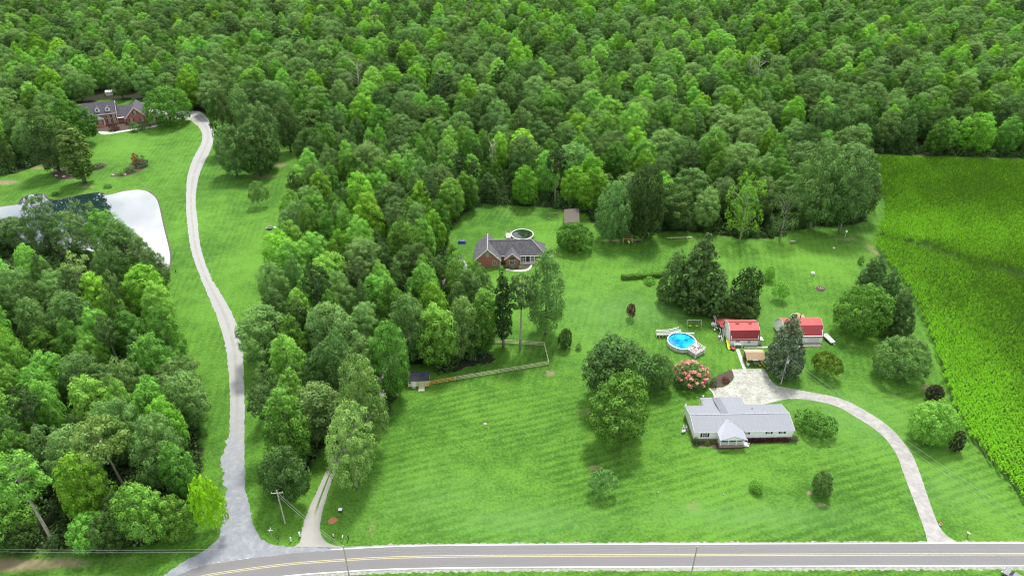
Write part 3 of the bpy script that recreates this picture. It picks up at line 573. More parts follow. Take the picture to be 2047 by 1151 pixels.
# ---- single trees and bushes of the lawns: (name, kind, leaves, variant, u of base, v of base, v of top, crown width in px, label)
YARD = [
 ('poplar_tree','poplar','oak_leaves',0,1090,668,498,90,"tall leafy tree right of the brick ranch house, just outside the rail fence"),
 ('slender_tree','slim','dark_leaves',0,1006,692,537,42,"slender dark tree in front of the brick ranch house, at the back fence"),
 ('oak_tree','oak','dark_leaves',1,1232,812,668,150,"huge dark green oak, rear of two big lawn trees left of the white house"),
 ('broad_tree','oak','poplar_leaves',2,1240,894,744,156,"big bright green tree closest to the left end of the white house"),
 ('maple_tree','round','oak_leaves',1,1318,780,704,62,"medium dark green tree squeezed between the huge oak and the pink crape myrtle"),
 ('round_tree','round','poplar_leaves',0,1148,502,441,76,"round bright green tree on the lawn to the right of the brick ranch house"),
 ('cedar_tree','cone','dark_leaves',0,1352,604,498,66,"bluish dark cedar on the left side of the clump behind the round blue pool"),
 ('evergreen_tree','cone','pine_needles',1,1402,614,469,104,"tallest evergreen of the clump behind the blue pool, with a pale green tip"),
 ('grey_evergreen','cone','grey_leaves',2,1434,628,538,58,"grayish green evergreen beside the tallest tree, just behind the red roofed barn's left end"),
 ('pine_tree','spread','dark_leaves',3,1494,618,533,76,"dark spreading pine behind the white camper north of the red roofed barn"),
 ('holly_tree','round','dark_leaves',2,1484,640,576,84,"dense dark round tree directly behind the red roofed barn, in front of the camper"),
 ('purple_plum_tree','spread','maroon_leaves',3,1262,638,606,26,"small purple leaved tree alone on the lawn left of the playground swing"),
 ('sapling','round','poplar_leaves',2,1539,562,530,21,"smaller of two saplings on the back lawn, the one farther from the barn"),
 ('sapling','spread','poplar_leaves',1,1561,602,562,34,"larger of two saplings on the back lawn, leaning shape with visible trunk"),
 ('round_tree','round','poplar_leaves',3,1727,674,563,114,"large round light green tree right of the red roofed garage, by the corn"),
 ('cedar_tree','cone','pine_needles',2,1748,590,506,56,"upper cedar in the dark row along the corn field edge"),
 ('cedar_tree','cone','dark_leaves',3,1776,636,538,62,"middle cedar in the dark row between the round tree and the corn"),
 ('cedar_tree','cone','pine_needles',0,1800,672,576,66,"lowest cedar in the dark row, touching the corn behind the round trees"),
 ('shrub','bush','poplar_leaves',0,1722,528,510,14,"small bright bush at the left foot of the upper cedar by the corn"),
 ('round_tree','round','oak_leaves',2,1806,762,664,110,"large round dark green tree beside the corn field, right of the yellowish tree"),
 ('plum_tree','round','purple_leaves',1,1869,802,767,33,"small dark purple tree at the corn edge above the drive side round tree"),
 ('round_tree','round','poplar_leaves',1,1868,888,797,92,"round tree with bright top standing between the curved drive and the corn"),
 ('plum_tree','round','purple_leaves',2,1915,902,861,27,"small dark purple tree at lower right foot of the round tree by the corn"),
 ('fruit_tree','spread','yellow_leaves',0,1653,756,699,64,"low yellowish green tree on the lawn right of the transformer pole"),
 ('fruit_tree','spread','poplar_leaves',2,1633,872,820,86,"low wide tree off the right end of the white metal roofed house"),
 ('magnolia_tree','cone','holly_leaves',1,1575,748,630,80,"large gray green magnolia hiding the left half of the red roofed garage"),
 ('thin_tree','spread','oak_leaves',3,1204,994,934,62,"thin open tree alone in the front lawn, left of center of the mown grass"),
 ('round_shrub','round','poplar_leaves',0,1513,984,957,28,"small round bush alone on the striped front lawn below the white house"),
 ('round_tree','round','oak_leaves',0,1646,991,941,44,"small dark round tree on the striped front lawn beside the curved drive"),
 ('small_tree','round','dark_leaves',0,1130,697,656,32,"small dark tree between the rail fence corner and the huge oak"),
 ('shrub','bush','dark_leaves',1,1157,700,686,14,"tiny dark bush just left of the huge oak on the middle lawn"),
 ('young_pine','spread','oak_leaves',3,515,414,362,42,"young pine standing alone on the strip of grass right of the long gravel drive"),
 ('cypress_tree','poplar','oak_leaves',3,460,305,178,56,"pointed evergreen nearest the gravel court of the brick two storey house"),
 ('cypress_tree','poplar','oak_leaves',0,474,352,248,74,"left front evergreen of the grove between gravel drive and centre woods"),
 ('cypress_tree','poplar','oak_leaves',1,520,352,238,74,"front middle evergreen of the grove between gravel drive and centre woods"),
 ('cypress_tree','poplar','grey_leaves',2,542,338,202,66,"tall rear evergreen of the grove right of the gravel drive"),
 ('cypress_tree','poplar','dark_leaves',2,582,305,195,58,"dark evergreen at the right end of the grove, against the centre woods"),
 ('cypress_tree','poplar','oak_leaves',2,500,305,168,60,"back evergreen of the grove, half hidden by the front ones"),
 ('garden_tree','slim','wispy_leaves',2,170,366,244,62,"narrow bright tree with a bare trunk foot between the flower beds and pond"),
 ('garden_tree','poplar','grey_leaves',1,120,346,214,80,"grayish green tall tree in the left flower bed, beside the narrow bright tree"),
 ('shade_tree','oak','poplar_leaves',3,146,290,201,92,"broad tree covering the left end of the brick two storey house"),
 ('shade_tree','round','poplar_leaves',3,332,250,172,94,"large round shade tree between the brick house wing and gravel court"),
 ('red_shrub','bush','red_leaves',1,270,326,306,17,"red leaved bush at the top end of the crescent flower bed"),
 ('garden_shrub','bush','dark_leaves',2,280,333,310,34,"dark dense shrub beside the red leaved bush in the crescent flower bed"),
 ('garden_shrub','bush','dark_leaves',0,258,345,330,26,"dark shrub in the middle of the crescent flower bed"),
 ('garden_shrub','bush','poplar_leaves',2,244,350,339,16,"light green shrub in the lower tail of the crescent flower bed"),
 ('garden_shrub','bush','dark_leaves',3,196,336,326,22,"low dark shrub in the small bed right of the narrow bright tree"),
 ('garden_shrub','bush','grey_leaves',0,215,376,367,17,"gray green shrub alone on grass above the pond's notch"),
 ('garden_shrub','bush','dark_leaves',1,110,390,384,16,"low dark shrub at the pond edge near the bright inlet"),
 ('bright_roadside_tree','spread','lime_leaves',1,416,1066,955,82,"vivid yellow green tree leaning over the foot of the left gravel drive"),
 ('wispy_tree','wispy','wispy_leaves',0,713,972,800,118,"wispy olive tree with pale trunk over the two track gravel drive, nearest the road"),
 ('wispy_tree','wispy','wispy_leaves',1,738,900,705,112,"second wispy olive tree, just behind the one nearest the road"),
 ('bank_tree','oak','grey_leaves',1,-8,505,436,84,"gray green tree on the pond bank at the extreme left edge"),
 ('bank_tree','oak','oak_leaves',0,34,506,432,70,"dull green tree on the pond bank, second from the left edge"),
 ('bank_tree','oak','grey_leaves',2,84,508,393,74,"pale tree on the pond bank in front of the bright inlet"),
 ('bank_tree','oak','oak_leaves',3,140,512,420,84,"tall tree on the pond bank below the notch in the far shore"),
 ('bank_tree','open','grey_leaves',0,196,516,398,66,"thin crowned tree on the pond bank with water showing through its branches"),
 ('bank_tree','oak','poplar_leaves',4,218,530,418,88,"bright tree on the pond bank just left of the open white water"),
 ('bank_tree','poplar','oak_leaves',2,258,540,438,80,"dull green tree at the edge of the open white water"),
 ('bank_tree','sweetgum','oak_leaves',1,298,556,470,52,"narrow tree poking up in front of the white water"),
 ('bank_tree','poplar','oak_leaves',3,322,590,500,66,"tree at the lower right corner of the pond"),
 ('bank_tree','oak','poplar_leaves',1,20,1092,985,110,"broad low tree at the lower left corner by the road"),
 ('bank_tree','round','oak_leaves',1,36,1104,1040,66,"low bushy tree by the road just left of the leaning bare trunk"),
 ('bank_tree','round','poplar_leaves',0,176,1102,1020,84,"low bushy tree by the road just right of the leaning bare trunk"),
 ('bank_tree','round','oak_leaves',2,225,1100,1010,88,"second low bushy tree by the road right of the leaning bare trunk"),
 ('bank_tree','oak','poplar_leaves',3,285,1092,965,110,"taller tree by the road in the lower left woods, second before the yellow green tree"),
 ('bank_tree','round','poplar_leaves',2,345,1078,990,84,"round tree immediately left of the vivid yellow green tree"),
 ('shed_tree','poplar','poplar_leaves',2,874,728,606,92,"tall leafy tree right behind the cream shed, branches hanging over its roof"),
 ('shed_tree','poplar','oak_leaves',1,826,722,588,84,"dark tall tree behind the left half of the cream shed"),
 ('island_tree','poplar','wispy_leaves',0,926,716,596,80,"pale green tree rising from the shaded bush island right of the shed"),
 ('island_tree','sweetgum','poplar_leaves',1,968,705,588,64,"narrow bright tree at the right end of the shaded bush island"),
 ('gateway_tree','poplar','oak_leaves',0,936,640,540,70,"dull green tree between the bush island and the brick ranch house"),
 ('gateway_tree','round','poplar_leaves',2,946,596,520,52,"small round tree covering the left corner of the brick ranch house garage"),
 ('shed_side_tree','poplar','poplar_leaves',1,786,792,640,78,"tall green tree at the left of the cream shed, reaching over the lawn edge"),
 ('verge_tree','oak','oak_leaves',2,566,1012,886,112,"broad tree directly behind the crossarm utility pole"),
 ('verge_tree','poplar','poplar_leaves',2,590,928,776,104,"tall bright tree in the strip between the two gravel drives, second from the road"),
 ('woodland_bush','bush','dark_leaves',2,950,716,690,54,"wide dark bush in the shaded island right of the shed, touching the tall trees"),
 ('woodland_bush','bush','dark_leaves',3,890,738,708,60,"dark bush just right of the shed behind the rail fence"),
 ('house_shrub','bush','dark_leaves',0,1392,889,872,17,"round green shrub at the left front corner of the white house"),
 ('house_shrub','bush','yellow_leaves',1,1414,890,880,11,"yellow flowered little shrub left of the white house porch"),
 ('house_shrub','bush','dark_leaves',1,1589,882,868,13,"round green shrub at the right front corner of the white house"),
 ('corner_shrub','bush','grey_leaves',2,1427,774,754,18,"gray green shrub in the corner bed left of the parking pad"),
 ('maroon_shrub','bush','maroon_leaves',2,1451,766,751,19,"dark red shrub in the corner bed left of the parking pad"),
 ('round_shrub','bush','grey_leaves',3,1534,740,729,14,"pale round shrub at the top right corner of the parking pad"),
 ('flower_shrub','bush','maroon_leaves',2,226,262,247,24,"dark red shrub right of the front steps of the brick two storey house"),
 ('foundation_shrub','bush','dark_leaves',3,268,263,244,28,"dark shrub under the window of the brick wing, next to the front walk"),
 ('foundation_shrub','bush','dark_leaves',0,288,258,240,26,"dark shrub at the right corner of the brick wing"),
 ('foundation_shrub','bush','dark_leaves',1,180,268,252,28,"dark shrub left of the front steps of the brick two storey house"),
 ('garden_shrub','bush','poplar_leaves',3,1298,566,553,28,"light leafy plant in the vegetable bed in front of the clipped hedge"),
 ('garden_shrub','bush','grey_leaves',1,1250,560,551,14,"small shrub at the left foot of the clipped hedge"),
 ('ranch_shrub','bush','oak_leaves',0,1024,538,529,12,"low shrub beneath the arched window of the brick ranch house"),
 ('bare_branch_tree','open','bright_leaves',0,1478,484,345,80,"bright open tree with bare gray limbs at the edge of the back woods"),
 ('bare_branch_tree','open','grey_leaves',1,1558,482,372,66,"thin leaved tree with pale bare limbs, right of the bright open one"),
 ('edge_oak','oak','grey_leaves',0,1700,466,300,104,"broad old oak with pale leaning trunk at the corner of the corn field"),
 ('edge_oak','oak','oak_leaves',3,1640,462,285,112,"large oak left of the corner oak beside the corn field"),
 ('edge_oak','oak','grey_leaves',2,1722,440,336,78,"oak hanging over the top left corner of the corn field"),
 ('edge_tree','round','oak_leaves',3,1228,480,362,80,"dark dense tree at the wood edge above the yellow play frame"),
 ('edge_tree','round','dark_leaves',1,1290,478,330,86,"tall dark tree with lumpy crown in the wood edge right of the play frame"),
]
yard_xy = []
for nm, kd, lf, va, u, vb, vt, wpx, lab in YARD:
    p = P(u, vb); h_ = height_at(u, vb, vt); d_ = depth(p[0], p[1], h_*.5)
    wd = wpx/FPX*d_
    if kd in ('round', 'spread', 'bush', 'oak', 'cone'):      # a wide crown seen from above: fit the ellipsoid, not the apex
        al = math.atan2(CAM_H, p[1]); b_ = wd/2*(.62 if kd == 'cone' else .92); m_ = (vb-vt)/2/FPX*d_
        a_ = math.sqrt(max(m_*m_-(b_*math.sin(al))**2, (.5*b_*math.cos(al))**2))/math.cos(al)
        q_ = P(u, (vb+vt)/2, a_); p = (q_[0], q_[1], 0); h_ = 2*a_
    # the silhouette of a wide crown reaches above its apex point, so trim a little
    o = tree(nm, kd, lf, va, p[0], p[1], wd, max(h_, .5), lab, cat='shrub' if kd == 'bush' else 'tree')
    yard_xy.append((p[0], p[1], wd/2 if kd != 'bush' else wd*.3))

# flowering crape myrtle
def crape():
    p = P(1380, 764); h_ = 5.6; wd = 76/FPX*depth(p[0], p[1], 3)
    t = tree('crape_myrtle', 'round', 'dark_leaves', 2, p[0], p[1], wd, h_, "pink flowering crape myrtle with rounded crown between the big oak and blue pool")
    cm, tm, W, H = lib('round', 'dark_leaves', 2)
    v, q, tn, cs = crown('round', W*1.0, H*1.02, 90, 48, .28, .75, 991, 1.0, 0)
    c4 = v.reshape(-1, 4, 3).mean(1); k = (c4[:, 2] > H*.42) & (np.sin(c4[:, 0]*1.1+1)+np.sin(c4[:, 1]*1.3)+c4[:, 2]*.16 > -.1)
    v = v.reshape(-1, 4, 3)[k].reshape(-1, 3); tn = tn.reshape(-1, 4)[k].ravel()
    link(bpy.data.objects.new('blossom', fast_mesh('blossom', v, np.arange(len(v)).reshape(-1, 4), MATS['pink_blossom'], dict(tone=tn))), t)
crape()
yard_xy.append((*P(1380, 778)[:2], 4))

# tall pine with a long bare trunk inside the rail fence
def bare_pine(u, vb, ut, vt, wpx, label, name='pine_tree', bkm=None, leafm='pine_needles', cfrac=.62):
    p = Vector(P(u, vb)); H = height_at(u, vb, vt)
    x2 = (ut-1023.5)/FPX*depth(p.x, p.y, H*.85)
    t = thing(name, label, 'tree', p)
    off = Vector((x2-p.x, 0, 0))
    mb = MB(); pts = [Vector((off.x*(k/6)**1.15, 0, H*.9*k/6)) for k in range(7)]
    mb.tube(pts, [H*.014, H*.012, H*.0105, H*.009, H*.0075, H*.005, H*.002], 8)
    wd = wpx/FPX*depth(p.x, p.y, H*.8)
    v, q, tn, cs = crown('pine', wd, H/ .99, 40, 90, .30, wd*.13, int(u), .75, .35, .1, gap=.1)
    cs = cs+np.array([[off.x*.9, 0, 0]]); v = v+np.array([[off.x*.9, 0, 0]])
    for i in range(0, 14):
        c = Vector(cs[i]); zb = min(c.z-1, H*.85); kk = zb/(H*.9)*6; a = pts[int(kk)].lerp(pts[min(int(kk)+1, 6)], kk-int(kk)); mb.tube([a, c], [H*.0045, H*.0012], 5)
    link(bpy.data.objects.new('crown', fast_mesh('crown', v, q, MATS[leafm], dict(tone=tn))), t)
    mb.build('trunk', bkm or pale_bark, t, True)
    yard_xy.append((p.x, p.y, wd/3))
bare_pine(1040, 697, 1044, 545, 62, "tall pine with long bare pale trunk growing just inside the rail fence")
bare_pine(112, 1092, 22, 905, 95, "pine with long bare leaning trunk at lower left, close to the road", leafm='poplar_leaves')
bare_pine(262, 1000, 190, 840, 100, "pine with a dark bare trunk deep in the lower left woods", bkm=bark, leafm='wispy_leaves')

# dead standing trees
def snag(u, vb, vt, label, seed):
    p = P(u, vb); H = height_at(u, vb, vt); rd_ = random.Random(seed)
    t = thing('dead_tree', label, 'tree', p); mb = MB()
    mb.tube([(0, 0, 0), (.2, 0, H*.5), (.1, .1, H*.98)], [.34, .24, .05], 7)
    for k in range(13):
        z = H*rd_.uniform(.45, .9); a = rd_.uniform(0, 6.28); l = H*.16*rd_.uniform(.6, 1.2)
        e = Vector((math.cos(a)*l, math.sin(a)*l, z+l*.9)); mb.tube([(.1, 0, z), e*.5+Vector((0, 0, z*.5)), e], [.13, .09, .03], 5)
        mb.tube([e*.6+Vector((0, 0, z*.4)), e+Vector((rd_.uniform(-1, 1), rd_.uniform(-1, 1), 1.2))], [.07, .02], 4)
    mb.build('trunk', snag_bark, t, True); yard_xy.append((p[0], p[1], 3.0))
snag(722, 215, 116, "bare white dead tree among the back woods, upper left of center", 1)
snag(1489, 190, 112, "left of two bare white dead trees standing together in the back woods", 2)
snag(1506, 192, 116, "right of two bare white dead trees standing together in the back woods", 3)
snag(20, 205, 140, "bare pale dead tree at the far left edge behind the brick house", 4)
snag(984, 360, 285, "bare gray dead tree in the woods above the brick ranch house", 5)

# ---- woods: crowns packed with their real spacing, the nearest and largest as single trees
TYPES = [('oak', 'oak_leaves', 6.5, (15, 20)), ('oak', 'grey_leaves', 6.6, (15, 20)), ('poplar', 'poplar_leaves', 5.2, (16, 21)), ('sweetgum', 'poplar_leaves', 4.0, (15, 20)),
         ('poplar', 'bright_leaves', 5.1, (16, 21)), ('sweetgum', 'oak_leaves', 3.5, (14, 20)), ('pine', 'pine_needles', 3.4, (19, 24)), ('open', 'wispy_leaves', 5.0, (15, 20)), ('sweetgum', 'dark_leaves', 3.4, (10, 15))]
MIX = {'left': [.38, .04, .28, .10, .11, .04, .02, .01, .02], 'centre': [.20, .10, .28, .14, .09, .09, .02, .03, .05], 'far': [.44, .16, .18, .05, .08, .04, .01, .02, .02]}
WORDS = {('oak','oak_leaves'): 'round green oak', ('oak','grey_leaves'): 'pale gray green oak', ('poplar','poplar_leaves'): 'tall green poplar', ('sweetgum','poplar_leaves'): 'narrow green tree',
         ('poplar','bright_leaves'): 'vivid green poplar', ('sweetgum','oak_leaves'): 'small dull green tree', ('pine','pine_needles'): 'dark pine', ('open','wispy_leaves'): 'thin open tree', ('sweetgum','dark_leaves'): 'low dark tree'}
KNAME = {'oak': 'oak_tree', 'poplar': 'poplar_tree', 'sweetgum': 'sweetgum_tree', 'pine': 'pine_tree', 'open': 'open_tree'}
cell = 8.0; gridd = {}
def near(x, y, r):
    cx_, cy_ = int(x//cell), int(y//cell)
    for i in range(cx_-2, cx_+3):
        for j in range(cy_-2, cy_+3):
            for (a, b, c) in gridd.get((i, j), ()):
                if (a-x)**2+(b-y)**2 < ((c+r)*.73)**2: return True
    return False
def put(x, y, r): gridd.setdefault((int(x//cell), int(y//cell)), []).append((x, y, r))
for x, y, r in yard_xy: put(x, y, r)
keep_clear = [P(u, v)[:2]+(r,) for u, v, r in [(222, 190, 9), (1143, 445, 8), (835, 745, 6), (1108, 432, 4), (922, 486, 5), (541, 456, 3), (195, 236, 8), (225, 230, 12), (268, 232, 12), (300, 210, 5), (838, 738, 5), (915, 535, 9), (935, 560, 3), (60, 400, 3)]]
forest = []
rg = np.random.default_rng(11)
def plant(zone, poly, n, x0, x1, y0, y1):
    X = rg.uniform(x0, x1, n); Y = rg.uniform(y0, y1, n); ok = inside(X, Y, poly)
    track = np.array(wp([(590,1090),(612,1040),(633,990),(668,925),(698,880),(728,842),(755,790),(798,700),(848,622),(893,562)]))
    for x, y in zip(X[ok], Y[ok]):
        k = int(rg.choice(len(TYPES), p=MIX[zone]))
        kd, lf, r, (h0, h1) = TYPES[k]; sc = rg.uniform(.80, 1.3) if zone != 'far' else rg.uniform(1.0, 1.6); rr = r*sc
        if near(x, y, rr) or any((x-a)**2+(y-b)**2 < (c+rr*.6)**2 for a, b, c in keep_clear): continue
        if zone == 'centre' and y < 215 and np.min(np.hypot(track[:, 0]-x, track[:, 1]-y)) < 2.2: continue
        put(x, y, rr); forest.append((zone, k, x, y, rr, rg.uniform(h0, h1)*(.82+.18*sc), int(rg.integers(0, {'oak': 6, 'poplar': 5}.get(kd, 3)))))
plant('left', left_wood, 9000, -170, -40, 60, 190)
plant('centre', centre_wood, 12000, -90, 10, 90, 310)
plant('far', far_wood, 190000, -560, 620, 215, 900)
def apparent(t):
    z, k, x, y, r, h, v = t; u, vv = project(x, y, h*.75)
    return r/depth(x, y, h) if (-25 < u < 2072 and -25 < vv < 1175) else 0
forest.sort(key=apparent, reverse=True)
NSING = 300-24
single, rest = forest[:NSING], forest[NSING:]
ORD = ['first','second','third','fourth','fifth','sixth','seventh','eighth','ninth','tenth','eleventh','twelfth','thirteenth','fourteenth','fifteenth','sixteenth','seventeenth','eighteenth','nineteenth','twentieth']
PLACE = {'left': 'in lower left woods', 'centre': 'in centre woods', 'far': 'in back woods'}
for zn in ('left', 'centre', 'far'):
    ts = sorted([t for t in single if t[0] == zn], key=lambda t: t[3]); per = 9 if zn != 'far' else 15
    for ri in range(0, len(ts), per):
        row = sorted(ts[ri:ri+per], key=lambda t: project(t[2], t[3], t[5]*.8)[0])
        for ci, (z, k, x, y, r, h, va) in enumerate(row):
            kd, lf, _, _ = TYPES[k]; no = ri//per
            rw = ORD[no]+' row from the road' if zn != 'far' else ORD[no]+' row back'
            tree(KNAME[kd], kd, lf, va, x, y, 2*r, h, f"{WORDS[(kd, lf)]} {PLACE[zn]}, {rw}, {ORD[ci]} from left", 'trees '+PLACE[zn])
print('single forest trees', len(single), 'rest', len(rest), 'all trees', NTREE)

# the far wood: one mass, instanced on its points
def far_woodland(name, pts):
    for kd, lf, _, _ in TYPES:
        for v_ in range(3): lib(kd, lf, v_)
    keys = []
    for kd, lf, _, _ in TYPES:
        for v_ in range(3): keys.append((kd, lf, v_))
    me = bpy.data.meshes.new(name); me.from_pydata([(t[2], t[3], 0) for t in pts], [], [])
    idx = []; scl = []; rot = []
    for t in pts:
        kd, lf, _, _ = TYPES[t[1]]; ki = keys.index((kd, lf, t[6] % 3)); W, H = LIB[keys[ki]][2:]
        idx.append(ki); scl += [2*t[4]/W, 2*t[4]/W, t[5]/H]; rot += [0, 0, random.uniform(0, 6.28)]
    a = me.attributes.new('pick', 'INT', 'POINT'); a.data.foreach_set('value', idx)
    a = me.attributes.new('sz', 'FLOAT_VECTOR', 'POINT'); a.data.foreach_set('vector', scl)
    a = me.attributes.new('rt', 'FLOAT_VECTOR', 'POINT'); a.data.foreach_set('vector', rot)
    o = link(bpy.data.objects.new(name, me))
    G = bpy.data.node_groups.new('woodland_nodes', 'GeometryNodeTree')
    G.interface.new_socket('Geometry', in_out='INPUT', socket_type='NodeSocketGeometry'); G.interface.new_socket('Geometry', in_out='OUTPUT', socket_type='NodeSocketGeometry')
    N = G.nodes; K = G.links.new; gi = N.new('NodeGroupInput'); go = N.new('NodeGroupOutput')
    def named(nm, ty):
        n = N.new('GeometryNodeInputNamedAttribute'); n.data_type = ty; n.inputs['Name'].default_value = nm; return n.outputs['Attribute']
    final = N.new('GeometryNodeJoinGeometry')
    pick = named('pick', 'INT'); sz = named('sz', 'FLOAT_VECTOR'); rt = named('rt', 'FLOAT_VECTOR')
    e2r = N.new('FunctionNodeEulerToRotation'); K(rt, e2r.inputs[0])
    used = sorted(set(idx))
    for ki in used:
        cm, tm, _, _ = LIB[keys[ki]]
        srcs = [next((ob for ob in bpy.data.objects if ob.type == 'MESH' and ob.data is mm), None) for mm in (cm, tm)]
        cmp = N.new('FunctionNodeCompare'); cmp.data_type = 'INT'; cmp.operation = 'EQUAL'; K(pick, cmp.inputs[2]); cmp.inputs[3].default_value = ki
        for ob in srcs:
            if ob is None: continue
            oi = N.new('GeometryNodeObjectInfo'); oi.inputs['Object'].default_value = ob; oi.inputs['As Instance'].default_value = True; oi.transform_space = 'ORIGINAL'
            ins = N.new('GeometryNodeInstanceOnPoints'); K(gi.outputs[0], ins.inputs['Points']); K(cmp.outputs[0], ins.inputs['Selection'])
            K(oi.outputs['Geometry'], ins.inputs['Instance']); K(e2r.outputs[0], ins.inputs['Rotation']); K(sz, ins.inputs['Scale']); K(ins.outputs[0], final.inputs[0])
        if srcs[0] is None: print('no source for', keys[ki])
    K(final.outputs[0], go.inputs[0])
    md = o.modifiers.new('woodland', 'NODES'); md.node_group = G
    tag(o, "dense green woodland filling the far distance up to the top of the picture", 'woodland', kind='stuff')
far_woodland('far_woodland', rest)

# undergrowth along and inside the woods
def undergrowth(name, polys, n, label):
    P_ = []; 
    for pg, m in zip(polys, n):
        a = np.array([q[:2] for q in pg]); lo_, hi_ = a.min(0), a.max(0); hi_ = np.minimum(hi_, [330, 360])
        lo_ = np.maximum(lo_, [-330, 60])
        X = rg.uniform(lo_[0], hi_[0], m*6); Y = rg.uniform(lo_[1], hi_[1], m*6); ok = inside(X, Y, pg); X, Y = X[ok][:m], Y[ok][:m]
        P_.append(np.c_[X, Y])
    Q = np.concatenate(P_); ok = np.ones(len(Q), bool)
    for a, b, c in keep_clear: ok &= np.hypot(Q[:, 0]-a, Q[:, 1]-b) > c*.8
    track = np.array(smooth(wp([(590,1090),(612,1040),(633,990),(668,925),(698,880),(728,842),(755,790),(798,700),(848,622),(893,562),(920,530)]), 8))
    ok &= np.min(np.hypot(Q[:, None, 0]-track[None, :, 0], Q[:, None, 1]-track[None, :, 1]), axis=1) > 2.6
    Q = Q[ok]; per = 70; idx = np.repeat(np.arange(len(Q)), per); m = len(idx)
    rad = rg.uniform(1.2, 2.6, len(Q)); hh = rg.uniform(1.5, 6.0, len(Q)); tn = rg.uniform(.1, .6, len(Q))
    d = rg.normal(size=(m, 3)); d[:, 2] = np.abs(d[:, 2]); d /= np.linalg.norm(d, axis=1)[:, None]
    r_ = rg.uniform(.6, 1.05, m)
    p = np.c_[Q[idx, 0]+d[:, 0]*rad[idx]*r_, Q[idx, 1]+d[:, 1]*rad[idx]*r_, d[:, 2]*hh[idx]*r_]
    nrm = d+rg.normal(size=(m, 3))*.45; nrm /= np.linalg.norm(nrm, axis=1)[:, None]
    t1 = np.cross(nrm, rg.normal(size=(m, 3))); t1 /= np.linalg.norm(t1, axis=1)[:, None]; t2 = np.cross(nrm, t1); s = .34*rg.uniform(.6, 1.2, m)[:, None]
    vs = np.empty((m, 4, 3)); vs[:, 0] = p-t1*s; vs[:, 1] = p-t2*s*.7; vs[:, 2] = p+t1*s; vs[:, 3] = p+t2*s*.7
    o = link(bpy.data.objects.new(name, fast_mesh(name, vs.reshape(-1, 3), np.arange(m*4).reshape(-1, 4), MATS['dark_leaves'], dict(tone=np.repeat(np.clip(tn[idx]+rg.normal(size=m)*.1, 0, 1), 4)))))
    tag(o, label, 'undergrowth', kind='stuff')
undergrowth('undergrowth', [left_wood, centre_wood, far_wood], [1800, 2600, 6500], "dark green undergrowth of bushes and saplings covering the woodland floor")

# ------------------------------------------------------------------ corn
def corn():
    e = np.array(P(1960, 910)[:2])-np.array(P(1745, 500)[:2]); e /= np.linalg.norm(e); f = np.array([-e[1], e[0]])
    rows = np.arange(-260, 260, .95); along = np.arange(-320, 320, .34)
    A, B = np.meshgrid(along, rows); o0 = np.array([150, 200.])
    X = o0[0]+A*e[0]+B*f[0]; Y = o0[1]+A*e[1]+B*f[1]; X = X.ravel(); Y = Y.ravel()
    # keep what the drone (or one a few steps aside) can see
    dd = depth(X, Y); U = 1023.5+FPX*X/dd; ok = (U < 2650) & inside(X+.5*np.sin(Y*1.7)+.4*np.sin(Y*.61+1), Y, corn_poly) & (Y > 70)
    X, Y = X[ok], Y[ok]; n = len(X); X = X+rg.normal(size=n)*.10; Y = Y+rg.normal(size=n)*.10
    # the trampled wheel path across the field
    pa = np.array(wp([(1740,472),(1800,484),(1870,502),(1950,528),(2047,556)])); dist = np.full(n, 99.)
    for a, b in zip(pa[:-1], pa[1:]):
        ab = b-a; t = np.clip(((X-a[0])*ab[0]+(Y-a[1])*ab[1])/(ab@ab), 0, 1); dist = np.minimum(dist, np.hypot(X-a[0]-t*ab[0], Y-a[1]-t*ab[1]))
    def sm(x, y, s, sd):
        r = np.random.default_rng(sd); v = 0
        for k in range(6):
            a = r.uniform(0, 6.28); w_ = s*r.uniform(.6, 1.8); v = v+np.sin((x*math.cos(a)+y*math.sin(a))*w_+r.uniform(0, 6.28))
        return v/6
    patch = 1.4*sm(X, Y, .06, 3)+.4*sm(X, Y, .28, 5); hgt = (1.75+.3*patch+rg.normal(size=n)*.14)
    keepm = ((dist > 1.3+sm(X, Y, .3, 8)*2.6) | (rg.uniform(size=n) < .3)) & (rg.uniform(size=n) > .06); X, Y, patch, hgt, dist = X[keepm], Y[keepm], patch[keepm], hgt[keepm], dist[keepm]; n = len(X)
    hgt = np.clip(hgt, .9, 2.6)
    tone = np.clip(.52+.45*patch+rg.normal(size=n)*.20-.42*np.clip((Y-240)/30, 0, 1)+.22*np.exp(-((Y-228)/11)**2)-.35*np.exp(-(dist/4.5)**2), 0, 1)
    V = []; T = []; NL = 7
    for k in range(NL):
        az = rg.uniform(0, 2*math.pi, n); ln = rg.uniform(.26, .42, n); zb = hgt*(.55+.45*k/NL); c, s_ = np.cos(az), np.sin(az); wd = .085+.03*rg.uniform(size=n)
        px, py = -s_*wd, c*wd
        def pt(fr, zz, sg): return np.c_[X+c*ln*fr+px*sg, Y+s_*ln*fr+py*sg, zz]
        z1_ = zb+ln*.75; z2_ = zb+ln*.45
        V.append(np.stack([pt(0, zb, -.6), pt(0, zb, .6), pt(.5, z1_, 1), pt(.5, z1_, -1)], 1)); V.append(np.stack([pt(.5, z1_, -1), pt(.5, z1_, 1), pt(1.1, z2_, .3), pt(1.1, z2_, -.3)], 1))
        tt_ = np.clip(tone+rg.normal(size=n)*.1+.1*(k/NL-.5), 0, 1); T += [tt_, tt_]
    V = np.concatenate(V); T = np.concatenate(T)
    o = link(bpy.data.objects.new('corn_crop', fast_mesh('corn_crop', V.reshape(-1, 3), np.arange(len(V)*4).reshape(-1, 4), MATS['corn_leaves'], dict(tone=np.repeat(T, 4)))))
    tag(o, "field of tall bright green corn in rows filling the right side", 'corn', kind='stuff'); print('corn plants', n)
corn()

